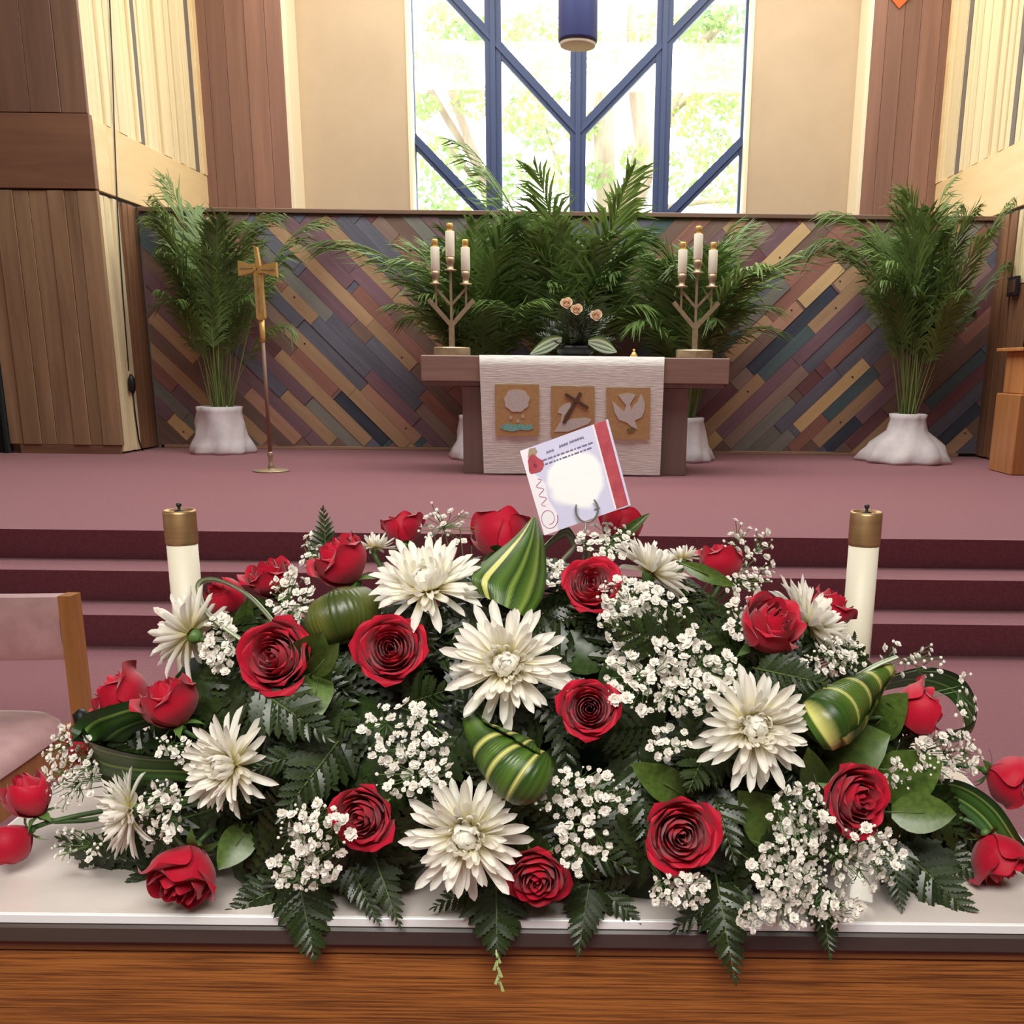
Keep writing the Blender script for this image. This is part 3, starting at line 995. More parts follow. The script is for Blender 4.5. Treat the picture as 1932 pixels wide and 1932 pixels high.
palm('feather palm behind the left end of the altar', 905, 850, 9.8, 32, 1.1, 2.0, 73, pot=(0.28, 0.18, 0.42), deep=0.4, wide=1.25, extra=[(0.2, 0, 2.15, 0.0), (math.pi, 3, 2.2, 0.1)])
palm('tall feather palm behind the middle of the altar, reaching up the window', 1080, 850, 9.85, 32, 1.2, 2.05, 74, pot=(0.28, 0.18, 0.42), deep=0.4, wide=1.25,
     extra=[(math.pi * 0.95, 0, 2.75, 0.1), (math.pi * 1.3, 0, 2.3, 0.0), (-1.0, 0, 2.35, 0.1)])
palm('feather palm behind the right end of the altar', 1290, 852, 9.8, 32, 1.1, 2.0, 75, pot=(0.28, 0.18, 0.42), deep=0.4, wide=1.25, extra=[(0.0, 3, 2.2, 0.1), (math.pi * 0.9, 0, 2.15, 0)])

# ------------------------------------------------------------------ things at the edges of the chancel
M_lect = wood('honey_lectern_wood', srgb(176, 116, 66), srgb(204, 144, 88), 'Z', 12, 0.8, rough=0.4)
lx = P(1907, 890, 8.75).x
le = thing('lectern', 'honey-brown wooden lectern cut off by the right edge of the photo', 'lectern', (lx + 0.35, 9.0, ZP))
MB().box(lx, lx + 0.8, 8.75, 9.25, ZP, P(1907, 744, 8.75).z, 0.01).build('lower_panel', M_lect, le)
MB().box(lx + 0.04, lx + 0.76, 8.79, 9.21, P(1907, 744, 8.75).z, P(1907, 662, 8.75).z, 0.008).build('upper_panel', M_lect, le)
MB().box(lx - 0.03, lx + 0.83, 8.72, 9.28, P(1907, 662, 8.75).z, P(1907, 655, 8.75).z, 0.005).build('top_ledge', M_lect, le)

sp = PXp(1913, 540, xw_r - 0.06)
wp = thing('wall_plate', 'small dark framed plate on the right chancel wall', 'wall plate', (sp.x, sp.y, sp.z))
MB().box(sp.x - 0.02, sp.x + 0.012, sp.y - 0.11, sp.y + 0.11, sp.z - 0.09, sp.z + 0.09, 0.004).build('plate_frame', M_black, wp)
MB().box(sp.x - 0.024, sp.x - 0.019, sp.y - 0.08, sp.y + 0.08, sp.z - 0.06, sp.z + 0.06).build('plate_face', mat('plate_brown', srgb(84, 60, 44), rough=0.6), wp)

# thin dark cables on the left wall
xq = xw_l + 0.06
cb = MB()
cpts = [PXp(207, 0, xq), PXp(212, 120, xq), PXp(216, 250, xq), PXp(222, 400, xq), PXp(232, 560, xq), PXp(243, 700, xq)]
cb.tube(cpts, 0.006, 6)
cab = thing('wall_cable', 'thin dark cable with a black connector running down the left wall', 'cable', cpts[-1])
cb.build('cable', M_black, cab, smooth=True)
mbx = MB().tube([PXp(247, 706, xq), PXp(248, 716, xq), PXp(249, 736, xq), PXp(251, 742, xq)], [0.012, 0.035, 0.035, 0.012], 10)
mbx.build('connector', M_black, cab, smooth=True)
MB().tube([PXp(251, 742, xq), PXp(255, 780, xq), PXp(262, 830, xq), PXp(270, 852, xq)], 0.007, 6).build('cable_tail', M_black, cab, smooth=True)

# hanging lamp in front of the window
DLp = 9.0
c = P(1090, 80, DLp)
kx = mpp(c)
pn = thing('pendant_lamp', 'dark blue cylinder lamp hanging in front of the window', 'lamp', c)
MB().lathe([(36 * kx, 0.0), (37 * kx, 0.02), (37 * kx, 0.9), (34 * kx, 0.92), (4 * kx, 0.94)], 36, c).build('shade', mat('lamp_navy', srgb(62, 70, 118), rough=0.5), pn, smooth=True)
MB().lathe([(30 * kx, -0.035), (33 * kx, -0.03), (34 * kx, 0.0), (30 * kx, 0.001)], 36, c).build('rim', M_creamtrim, pn, smooth=True)
MB().tube([c + Vector((0, 0, 0.9)), Vector((c.x, c.y, ZR))], 0.012, 8).build('cord', M_black, pn)

# orange pennant tip at the top right pillar
c = P(1700, 12, DB - 0.12)
k = mpp(c)
bn = thing('hanging_banner', 'orange pointed banner tip on the right brown pillar', 'banner', c)
MB().prism([(c.x, c.z), (c.x + 0.12, c.z + 0.12), (c.x + 0.12, c.z + 0.8), (c.x - 0.12, c.z + 0.8), (c.x - 0.12, c.z + 0.12)], DB - 0.05, DB - 0.04).build('banner_cloth', mat('orange_felt', srgb(214, 110, 56), rough=0.9), bn)
MB().tube([c + Vector((-0.16, 0.07, 0.8)), c + Vector((0.16, 0.07, 0.8))], 0.01, 8).build('banner_rod', M_brassdull, bn)

# ------------------------------------------------------------------ pink upholstered chair at the left
M_pink = mat('dusty_pink_cloth', srgb(224, 180, 178), srgb(206, 160, 160), rough=0.95, scale=(14, 14, 14), bump=0.15, sheen=0.4)
M_oakchair = wood('chair_oak', srgb(170, 112, 58), srgb(198, 140, 80), 'Z', 30, 2.0, rough=0.4)
DCH = 2.62
pt_ = P(126, 1126, DCH)
cz = 0.0
ch = thing('armless_chair', 'pink upholstered chair with oak posts beside the flower table', 'chair', (pt_.x - 0.2, DCH - 0.2, 0))
pr = P(140, 1300, DCH).x
MB().bar((pr + 0.003, DCH + 0.02, 0.0), (pr, DCH + 0.03, pt_.z), 0.036, 0.055).build('post', M_oakchair, ch)
MB().bar((pr - 0.52, DCH + 0.02, 0.0), (pr - 0.52, DCH + 0.03, pt_.z), 0.036, 0.055).build('post', M_oakchair, ch)
zb0, zb1 = P(100, 1250, DCH).z, P(100, 1131, DCH).z
mb = MB()
rows = []
for i in range(9):
    t = i / 8
    z = zb0 + (zb1 - zb0) * t
    bul = math.sin(math.pi * t) ** 0.5
    rows.append([Vector((pr - 0.02 - 0.48 * j / 16, DCH + 0.03 - 0.03 * bul - 0.02 * math.sin(math.pi * j / 16), z)) for j in range(17)])
mb.grid(rows)
rows2 = [[p + Vector((0, 0.05, 0)) for p in r] for r in rows]
mb.grid(rows2, flip=True)
mb.grid([rows[-1], rows2[-1]])
mb.grid([rows2[0], rows[0]])
mb.grid([[r[0] for r in rows], [r[0] for r in rows2]])
mb.build('back_cushion', M_pink, ch, smooth=True)
zs = PZ(120, 1345, 0.44).z
mb = MB()
prof = [(0.0, 0.0), (0.012, 0.035), (0.03, 0.05), (0.08, 0.062), (0.25, 0.068)]
x1, x0_ = pr + 0.0, pr - 0.52
y1, y0_ = DCH - 0.01, DCH - 0.52
rows = []
for inset, h in [(0, 0), (0.0, 0.03), (0.02, 0.052), (0.06, 0.062), (0.14, 0.066), (0.24, 0.067)]:
    ring = []
    for kk in range(41):
        a = 2 * math.pi * kk / 40
        cx, cy = (x0_ + x1) / 2, (y0_ + y1) / 2
        ex, ey = (x1 - x0_) / 2 - inset, (y1 - y0_) / 2 - inset
        ca, sa = math.cos(a), math.sin(a)
        sq = lambda w: math.copysign(abs(w) ** 0.35, w)
        ring.append(Vector((cx + ex * sq(ca), cy + ey * sq(sa), 0.385 + h)))
    rows.append(ring)
mb.grid(rows)
mb.build('seat_cushion', M_pink, ch, smooth=True)
MB().box(x1 - 0.05, x1 - 0.01, y0_ + 0.06, y1 + 0.03, 0.27, 0.385, 0.004).build('side_apron', M_oakchair, ch)
MB().box(x0_ + 0.03, x1 - 0.03, y0_ + 0.03, y0_ + 0.06, 0.27, 0.385, 0.004).build('front_apron', M_oakchair, ch)
MB().box(x0_ + 0.01, x0_ + 0.05, y0_ + 0.06, y1 + 0.03, 0.27, 0.385, 0.004).build('side_apron', M_oakchair, ch)
for x in (x0_ + 0.03, x1 - 0.03):
    MB().box(x - 0.022, x + 0.022, y0_ + 0.02, y0_ + 0.065, 0, 0.385, 0.004).build('leg', M_oakchair, ch)
# black clip behind the flowers
q = P(152, 1362, 1.9)
mk = thing('microphone_head', 'black microphone head peeking out beside the chair', 'microphone', (q.x, q.y, 0))
MB().tube([q + Vector((-0.004, 0, 0.024)), q + Vector((0, 0, 0.02)), q + Vector((0.006, 0, -0.02)), q + Vector((0.01, 0, -0.03))], [0.008, 0.014, 0.016, 0.01], 12).build('head', M_black, mk, smooth=True)
MB().tube([q + Vector((0.01, 0, -0.03)), Vector((q.x + 0.01, q.y, 0.02))], 0.008, 8).build('stand', M_black, mk, smooth=True)
MB().lathe([(0.12, 0), (0.12, 0.015), (0.02, 0.03)], 20, (q.x + 0.01, q.y, 0)).build('foot', M_black, mk, smooth=True)

# ================================================================== flower table
ZT, DT = 0.77, 1.007
M_oak = wood('table_oak', srgb(94, 52, 20), srgb(168, 104, 46), 'X', 380, 7.0, rough=0.4, rnd=0.0, bump=0.25, lo=0.36, hi=0.58)
M_oakdk = wood('table_moulding_oak', srgb(100, 60, 26), srgb(140, 88, 42), 'X', 60, 2.2, rough=0.4, rnd=0.0, bump=0.2)
M_band2 = mat('dark_edge_band', srgb(62, 52, 48), srgb(72, 60, 54), rough=0.45, scale=(3, 20, 20))
M_top = mat('reflection_pale_top', srgb(222, 212, 204), srgb(206, 194, 188), rough=0.12, scale=(2, 5, 5), coat=0.5)  # whitish reflection of the window put into the top's base colour
M_glass_edge = mat('lit_glass_edge', srgb(240, 242, 242), rough=0.15)  # white stands for the light the glass edge catches
TX0, TX1, TD = -0.78, 0.60, 0.62
zv = lambda v: P(1100, v, DT).z
tb = thing('flower_table', 'oak table with dark edge and glass-covered top pale with reflection under the flowers', 'table', ((TX0 + TX1) / 2, DT + TD / 2, 0))
MB().box(TX0, TX1, DT, DT + TD, ZT - 0.0115, ZT, 0.001).build('glass_sheet', M_glass_edge, tb)
MB().box(TX0 + 0.004, TX1 - 0.004, DT + 0.004, DT + TD - 0.004, ZT - 0.0005, ZT + 0.0006).build('reflection_surface', M_top, tb)
MB().box(TX0 - 0.002, TX1 + 0.002, DT - 0.004, DT + TD, zv(1788), ZT - 0.0117, 0.003).build('edge_band', M_band2, tb)
MB().box(TX0 + 0.004, TX1 - 0.004, DT + 0.004, DT + TD, zv(1810), zv(1788), 0.003).build('moulding', M_oakdk, tb)
MB().box(TX0 + 0.01, TX1 - 0.01, DT + 0.008, DT + 0.03, 0.35, zv(1811), 0.002).build('front_panel', M_oak, tb)
for x in (TX0 + 0.01, TX1 - 0.035):
    MB().box(x, x + 0.025, DT + 0.03, DT + TD - 0.01, 0.35, zv(1811), 0.002).build('end_panel', M_oak, tb)
for x in (TX0 + 0.012, TX1 - 0.075):
    for y in (DT + 0.032, DT + TD - 0.08):
        MB().box(x, x + 0.062, y, y + 0.062, 0, 0.36, 0.004).build('leg', M_oak, tb)

# the two tall candles behind the flowers
M_capbrass = mat('antique_brass', srgb(206, 170, 122), srgb(184, 146, 100), rough=0.42, metal=0.75, scale=(3, 3, 60))
for u, v, wh in ((338, 958, 'white oil candle with brass cap behind the flowers, beside the leftmost upper chrysanthemum'), (1635, 961, 'white oil candle with brass cap standing at the right of the flowers')):
    D = 1.45
    tp = P(u, v + 4, D)
    r = 30 * mpp(tp)
    b = Vector((tp.x, D, ZT + 0.0006))
    h = tp.z - b.z
    cv = (P(u, v + 62, D) - tp).length
    t = thing('oil_candle', wh, 'candle', b, group='tall oil candles on the flower table')
    MB().lathe([(r * 1.5, 0), (r * 1.5, 0.012), (r * 1.05, 0.02), (r * 1.02, 0.05), (r * 0.9, 0.052)], 32, b).build('socket', M_capbrass, t, smooth=True)
    MB().lathe([(r * 0.94, 0.04), (r * 0.94, h - cv)], 40, b).build('wax_tube', M_wax, t, smooth=True)
    MB().lathe([(r * 0.97, h - cv - 0.004), (r, h - cv), (r, h - 0.004), (r * 0.96, h), (r * 0.84, h), (r * 0.84, h - 0.004), (r * 0.3, h - 0.004)], 40, b).build('brass_cap', M_capbrass, t, smooth=True)
    MB().lathe([(r * 0.34, h - 0.005), (r * 0.3, h - 0.001), (r * 0.1, h), (r * 0.08, h + 0.004), (r * 0.17, h + 0.0065), (r * 0.15, h + 0.0095), (r * 0.03, h + 0.0105)], 16, b).build('wick_knob', M_black, t, smooth=True)

# ================================================================== the arrangement
EC = Vector((-0.09, 1.285, 0.75))
ER = Vector((0.76, 0.285, 0.43))


def mound(u, v, k=1.0, dd=0.0):
    """front of the mound of flowers seen at (u, v); beyond its outline, the nearest point of the ray"""
    d = ray(u, v)
    R = Vector((ER.x * k, ER.y * k, ER.z * k))
    o = Vector(((EYE.x - EC.x) / R.x, (EYE.y - EC.y) / R.y, (EYE.z - EC.z) / R.z))
    e = Vector((d.x / R.x, d.y / R.y, d.z / R.z))
    a, b, c = e.dot(e), 2 * o.dot(e), o.dot(o) - 1
    disc = b * b - 4 * a * c
    t = (-b - math.sqrt(disc)) / (2 * a) if disc > 0 else -b / (2 * a)
    p = EYE + d * t
    return p + d * (dd / d.y)


def mnormal(p):
    return Vector(((p.x - EC.x) / ER.x ** 2, (p.y - EC.y) / ER.y ** 2, (p.z - EC.z) / ER.z ** 2)).normalized()


M_foam = mat('dark_moss', srgb(22, 34, 20), srgb(34, 48, 28), rough=1.0, scale=(60, 60, 60), bump=0.5)
fo = thing('foam_mound', 'dark green foam block in a black tray hidden beneath the flowers', 'floral foam', (EC.x, EC.y + 0.03, ZT))
mb = MB()
rows = []
for i in range(13):
    ph = math.pi / 2 * i / 12
    rows.append([Vector((EC.x + ER.x * 0.66 * math.cos(ph) ** 0.6 * math.cos(a), EC.y + 0.03 + ER.y * 0.58 * math.cos(ph) ** 0.6 * math.sin(a), ZT + 0.02 + 0.24 * math.sin(ph)))
                 for a in [2 * math.pi * j / 40 for j in range(41)]])
mb.grid(rows)
mb.build('foam', M_foam, fo, smooth=True)
MB().lathe([(0.2, 0.001), (0.205, 0.02), (0.2, 0.028), (0.19, 0.02)], 32, (EC.x, EC.y + 0.03, ZT), None).build('tray', M_black, fo, smooth=True)

# ------------------------------------------------------------------ roses
M_rose = mat('red_rose_petal', srgb(172, 2, 36), srgb(194, 12, 48), rough=0.55, scale=(30, 30, 30), spec=0.25, rnd=0.12, trans=0.12, sheen=0.25)
M_peach = mat('peach_rose_petal', srgb(246, 216, 182), srgb(250, 228, 202), rough=0.6, scale=(30, 30, 30), spec=0.25, rnd=0.05, trans=0.1)
M_sepal = mat('rose_sepal', srgb(96, 128, 62), srgb(76, 108, 50), rough=0.5, scale=(30, 30, 30), trans=0.1)
M_stem = mat('flower_stem', srgb(74, 104, 50), srgb(58, 86, 40), rough=0.5, scale=(20, 20, 20))


def petal_mesh(rm, h, W, curl, close, seed, lift=0.0, point=0.0):
    rr = random.Random(seed)
    rows = []
    NT, NSg = 9, 9
    w1, w2 = rr.uniform(0, 6), rr.uniform(0, 6)
    for i in range(NT + 1):
        t = i / NT
        g = math.sin(min(t / 0.62, 1) * math.pi / 2)
        u = max(0, (t - 0.62) / 0.38)
        row = []
        ha = W * (0.4 + 0.6 * g) * math.sqrt(max(0.02, 1 - 0.86 * u ** 2.6))
        for j in range(NSg + 1):
            s = -1 + 2 * j / NSg
            R = 0.07 + (rm - 0.07) * g ** 0.85
            R -= close * rm * u ** 1.5
            cu = curl * (u ** 2) * (1 + 0.2 * s * s)
            R += cu + 0.03 * s * (rm + 0.2) + lift * t * t
            R += 0.035 * curl * 4 * abs(s) ** 3 * g
            z = h * t - 0.55 * cu - 0.14 * h * s * s * t + 0.012 * math.sin(3 * s + w1) * t + point * u * u * (1 - abs(s))
            R += 0.014 * math.sin(4 * s + w2) * t
            a = s * ha
            row.append(Vector((R * math.cos(a), R * math.sin(a), z)))
        rows.append(row)
    return MB().grid(rows).mesh('petal', None, True)


def rose_kind(kind, seed):
    rr = random.Random(seed)
    out = []
    if kind == 'open':
        N = 25
        for k in range(N):
            f = k / (N - 1)
            rm = 0.10 + 0.82 * f ** 0.95
            h = 1.18 + 0.10 * math.sin(f * 3) - 0.26 * f
            W = 1.75 - 0.85 * f
            curl = 0.02 + 0.17 * max(0, f - 0.35) / 0.65
            out.append((petal_mesh(rm, h, W, curl, 0.28 * (1 - f) ** 2, seed * 50 + k), k * 2.39996 + rr.uniform(-.2, .2)))
    elif kind == 'half':
        N = 19
        for k in range(N):
            f = k / (N - 1)
            rm = 0.10 + 0.74 * f ** 0.9
            h = 1.45 - 0.12 * f
            W = 1.8 - 0.75 * f
            curl = 0.0 + 0.19 * max(0, f - 0.5) / 0.5
            out.append((petal_mesh(rm, h, W, curl, 0.30 * (1 - f), seed * 50 + k, point=0.06 * f), k * 2.39996 + rr.uniform(-.2, .2)))
    else:
        N = 11
        for k in range(N):
            f = k / (N - 1)
            rm = 0.16 + 0.62 * f ** 0.7
            h = 1.55 - 0.1 * f
            W = 1.9 - 0.6 * f
            out.append((petal_mesh(rm, h, W, 0.12 * max(0, f - 0.7) / 0.3, 0.45 - 0.22 * f, seed * 50 + k, point=0.05), k * 2.39996 + rr.uniform(-.2, .2)))
    return out


ROSES = {(k, c): rose_kind(k, s) for k, c, s in (('open', 0, 1), ('open', 1, 2), ('half', 0, 3), ('half', 1, 4), ('bud', 0, 5))}
for ps in ROSES.values():
    for me, _ in ps:
        me.materials.append(M_rose)
ROSEP = []
for me, a in rose_kind('open', 6)[::2]:
    me.materials.append(M_peach)
    ROSEP.append((me, a))


def sepal_mesh():
    rows = []
    for i in range(6):
        t = i / 5
        w = 0.17 * math.sin(math.pi * (0.18 + 0.82 * t)) * (1 - 0.3 * t)
        x = 0.08 + 0.62 * t - 0.0 * t
        z = 0.05 + 0.18 * t - 0.42 * t * t
        rows.append([Vector((x, -w, z + 0.02)), Vector((x, 0, z)), Vector((x, w, z + 0.02))])
    return MB().grid(rows).mesh('sepal', M_sepal, True)


SEPAL = sepal_mesh()
CALYX = MB().lathe([(0.05, -0.16), (0.13, -0.1), (0.16, -0.02), (0.14, 0.06), (0.08, 0.09)], 12).mesh('calyx', M_sepal, True)


def rose(label, u, v, wpx, face, kind='open', var=0, dd=0.0, sepals=True, twist=0.0, col=None, k=1.0, pos=None, group='red roses in the arrangement', name='rose', cat='rose', stem=True):
    c = pos if pos is not None else mound(u, v, k, dd)
    ax = cdir(*face)
    R = wpx * 0.54 * mpp(c) / (1.12 if kind == 'open' else 1.0 if kind == 'half' else 0.82)
    hb = {'open': 0.62, 'half': 0.75, 'bud': 0.72}[kind]
    base = c - ax * (hb * R)
    q = ax.to_track_quat('Z', 'Y') @ Quaternion((0, 0, 1), twist)
    t = thing(name, label, cat, base, group=group, quat=q)
    petals = col or ROSES[(kind, var)]
    S = Matrix.Scale(R, 4)
    for me, a in petals:
        o = obj('petal', me, t)
        o.matrix_basis = Matrix.Rotation(a, 4, 'Z') @ S
    o = obj('calyx', CALYX, t)
    o.matrix_basis = S
    if sepals:
        for i in range(5):
            s = obj('sepal', SEPAL, t)
            s.matrix_basis = Matrix.Rotation(i * 1.2566, 4, 'Z') @ S @ Matrix.Translation((0, 0, -0.02))
    if stem:
        core = Vector((EC.x + (base.x - EC.x) * 0.45, EC.y + 0.02 + (base.y - EC.y) * 0.25, ZT + 0.06 + 0.45 * max(0, base.z - ZT - 0.05)))
        inv = q.to_matrix().transposed()
        p0 = Vector((0, 0, -0.1 * R))
        pe = inv @ (core - base)
        p1 = Vector((0, 0, -0.9 * R))
        pts = []
        for i in range(7):
            s = i / 6
            pts.append(p0 * (1 - s) ** 2 + p1 * 2 * s * (1 - s) + pe * s * s)
        so = obj('stem', MB().tube(pts, 0.0032, 6).mesh('stem', M_stem, True), t)
    return t


# label, u, v, width, facing (right, up, towards viewer), kind, variant, depth shift
RS = [
    ('open red rose between the curled pale leaf and the next open rose, upper left', 520, 1240, 146, (-0.15, 0.12, 1), 'open', 0, -0.03),
    ('open red rose beneath the upper white chrysanthemum, left of the central one', 738, 1225, 136, (0.08, 0.2, 1), 'open', 1, -0.02),
    ('red rose in side view opening up-left, beside the upper white chrysanthemum', 642, 1062, 118, (-0.55, 0.75, 0.35), 'half', 0, 0.0),
    ('dark red rose just behind the looped pale leaf, upper left', 508, 1092, 92, (-0.2, 0.8, 0.35), 'half', 1, 0.06),
    ('small shaded red rose tucked inside the looped pale leaf', 432, 1132, 78, (-0.5, 0.6, 0.3), 'bud', 0, 0.05),
    ('left of the paired red roses under the leftmost upper chrysanthemum', 230, 1322, 128, (-0.75, 0.5, 0.25), 'half', 0, 0.03),
    ('right of the paired red roses under the leftmost upper chrysanthemum', 318, 1328, 122, (-0.35, 0.85, 0.25), 'half', 1, -0.02),
    ('cupped red rose beside the chair, upper of the two at the left edge', 58, 1505, 86, (-0.35, 0.85, 0.3), 'bud', 0, 0.0),
    ('red rosebud with green sepals at the far left edge over the tabletop', 24, 1588, 78, (-0.75, -0.55, 0.35), 'bud', 0, -0.02),
    ('drooping red rose at the lower left, hanging above the table edge', 348, 1648, 138, (-0.12, -0.62, 0.55), 'half', 1, -0.03),
    ('red rose behind sprigs of white florets, left of the lowest chrysanthemum', 685, 1540, 128, (-0.22, -0.05, 1), 'open', 0, -0.02),
    ('open red rose directly below the message card, among white florets', 1116, 1106, 116, (0.0, 0.42, 0.9), 'open', 1, -0.02),
    ('open red rose right of the central chrysanthemum', 1112, 1338, 118, (0.0, 0.15, 1), 'open', 0, -0.03),
    ('red rose opening to the right, between white florets and the right candle', 1452, 1185, 132, (0.42, 0.62, 0.6), 'half', 0, -0.02),
    ('red rose partly behind green sepals near the top right of the mound', 1358, 1062, 92, (0.05, 0.95, -0.05), 'half', 1, 0.03),
    ('red rose half hidden behind the chrysanthemum by the right candle', 1566, 1150, 92, (0.5, 0.7, 0.1), 'half', 0, 0.10),
    ('red rose in side view facing right, above the right end of the table', 1730, 1340, 112, (0.92, 0.2, 0.12), 'half', 0, 0.0),
    ('large open red rose at the lower right beside the broad green leaf', 1612, 1506, 146, (0.42, 0.02, 0.9), 'open', 1, -0.03),
    ('large open red rose at the lower middle right, above small cream florets', 1284, 1574, 146, (0.08, 0.02, 1), 'open', 0, -0.04),
    ('dark drooping red rose at the bottom centre over the table edge', 1014, 1652, 126, (-0.05, -0.35, 0.9), 'open', 1, -0.02),
    ('red rose with green sepals cut by the right edge, upper one', 1905, 1472, 108, (0.85, -0.35, 0.3), 'half', 1, 0.0),
    ('red rose hanging at the lower right edge over the tabletop', 1884, 1616, 116, (0.35, -0.8, 0.35), 'half', 0, -0.02),
    ('red rose at the back left of the message card', 945, 1012, 116, (-0.1, 0.7, -0.55), 'half', 0, 0.10),
    ('red rose peeking out at the back below the card, right side', 1172, 996, 84, (0.2, 0.75, -0.5), 'half', 1, 0.10),
    ('red rose at the back behind the small side-view chrysanthemum', 760, 1000, 76, (-0.2, 0.85, -0.3), 'half', 1, 0.08),
    ('bit of a red rose behind white florets near the chair', 165, 1405, 70, (-0.7, 0.3, 0.2), 'bud', 0, 0.07),
]
for i, (lb, u, v, w, fc, kd, vr, dd) in enumerate(RS):
    rose(lb, u, v, w, fc, kd, vr, dd, twist=i * 1.7)

# ------------------------------------------------------------------ chrysanthemums
mm = bpy.data.materials.new('white_chrysanthemum_petal')
mm.use_nodes = True
nt = mm.node_tree
bs = nt.nodes['Principled BSDF']
bs.inputs['Roughness'].default_value = 0.6
bs.inputs['Specular IOR Level'].default_value = 0.25
uvn = nd(nt, 'ShaderNodeUVMap')
sx = nd(nt, 'ShaderNodeSeparateXYZ')
rp = nd(nt, 'ShaderNodeValToRGB')
rp.color_ramp.elements[0].color = (*srgb(240, 228, 160), 1)
rp.color_ramp.elements[1].color = (*srgb(253, 250, 240), 1)
rp.color_ramp.elements[1].position = 0.55
nt.links.new(uvn.outputs[0], sx.inputs[0])
nt.links.new(sx.outputs[1], rp.inputs['Fac'])
nt.links.new(rp.outputs['Color'], bs.inputs['Base Color'])
tl = nd(nt, 'ShaderNodeBsdfTranslucent')
nt.links.new(rp.outputs['Color'], tl.inputs['Color'])
mxn = nd(nt, 'ShaderNodeMixShader', Fac=0.42)
nt.links.new(bs.outputs[0], mxn.inputs[1])
nt.links.new(tl.outputs[0], mxn.inputs[2])
nt.links.new(mxn.outputs[0], nt.nodes['Material Output'].inputs['Surface'])


def mum_petal(bend, cup, w=0.1, seed=0):
    rows = []
    rr = random.Random(seed)
    x, z, a = 0.0, 0.0, 0.0
    N = 10
    tw = rr.uniform(-0.15, 0.15)
    for i in range(N + 1):
        t = i / N
        ww = w * (0.35 + 0.65 * math.sin(math.pi * min(1, 0.12 + 0.62 * t)) ** 0.9) * math.sqrt(max(0.0, 1 - max(0, (t - 0.78) / 0.22) ** 2.0)) + 0.008
        row = []
        for s in (-1, -0.5, 0, 0.5, 1):
            zz = z + cup * ww * (s * s) + tw * t * s * ww
            row.append(Vector((x, s * ww, zz)))
        rows.append(row)
        a += bend / N * (0.4 + 1.2 * t)
        x += math.cos(a) / N
        z += math.sin(a) / N
    return MB().grid(rows).mesh('petal', mm, True)


MP_IN = [mum_petal(1.5 + 0.2 * k, 0.9, 0.17, k) for k in range(3)]
MP_MID = [mum_petal(0.55 + 0.25 * k, 0.9, 0.086, 5 + k) for k in range(3)]
MP_OUT = [mum_petal(b_, 0.8, 0.076, 9 + k) for k, b_ in enumerate((0.3, -0.1, 0.55, -0.35))]
MUMCAL = MB().lathe([(0.04, -0.26), (0.1, -0.22), (0.17, -0.12), (0.17, -0.06), (0.08, -0.04)], 14).mesh('calyx', M_sepal, True)


def mum(label, u, v, wpx, face, dd=0.0, n=105, seed=0, spread=1.0, flat=1.0):
    rr = random.Random(900 + seed)
    c = mound(u, v, 1.0, dd)
    ax = cdir(*face)
    R = wpx * 0.5 * mpp(c)
    base = c - ax * 0.22 * R
    q = ax.to_track_quat('Z', 'Y') @ Quaternion((0, 0, 1), seed * 1.3)
    t = thing('chrysanthemum', label, 'chrysanthemum', base, group='white chrysanthemums in the arrangement', quat=q)
    for k in range(n):
        f = ((k + 0.5) / n) ** 0.6
        az = k * 2.39996 + rr.uniform(-0.2, 0.2)
        if f < 0.42:
            el, L, ro = 80 - 20 * f / 0.42, 0.34 + 0.10 * f / 0.42, 0.04 + 0.16 * f / 0.42
            me = rr.choice(MP_IN)
        else:
            g = (f - 0.42) / 0.58
            el, L, ro = 62 - 62 * g ** 0.9 - (8 if g > 0.9 else 0), 0.50 + 0.50 * g ** 0.8, 0.14
            me = rr.choice(MP_MID if g < 0.45 else MP_OUT)
        el = math.radians(el * flat + rr.uniform(-12, 12))
        L *= R * rr.uniform(0.76, 1.1)
        o = obj('petal', me, t)
        ro *= R
        M = Matrix.Rotation(az, 4, 'Z') @ Matrix.Translation((ro, 0, 0.08 * R * (1 - f))) @ Matrix.Rotation(-el, 4, 'Y') @ Matrix.Scale(L, 4)
        o.matrix_basis = M
    o = obj('calyx', MUMCAL, t)
    o.matrix_basis = Matrix.Scale(R, 4)
    core = Vector((EC.x + (base.x - EC.x) * 0.45, EC.y + 0.02 + (base.y - EC.y) * 0.25, ZT + 0.06 + 0.45 * max(0, base.z - ZT - 0.05)))
    pe = q.to_matrix().transposed() @ (core - base)
    p1 = Vector((0, 0, -0.7 * R))
    pts = [Vector((0, 0, -0.2 * R)) * (1 - s) ** 2 + p1 * 2 * s * (1 - s) + pe * s * s for s in [i / 6 for i in range(7)]]
    obj('stem', MB().tube(pts, 0.0035, 6).mesh('stem', M_stem, True), t)


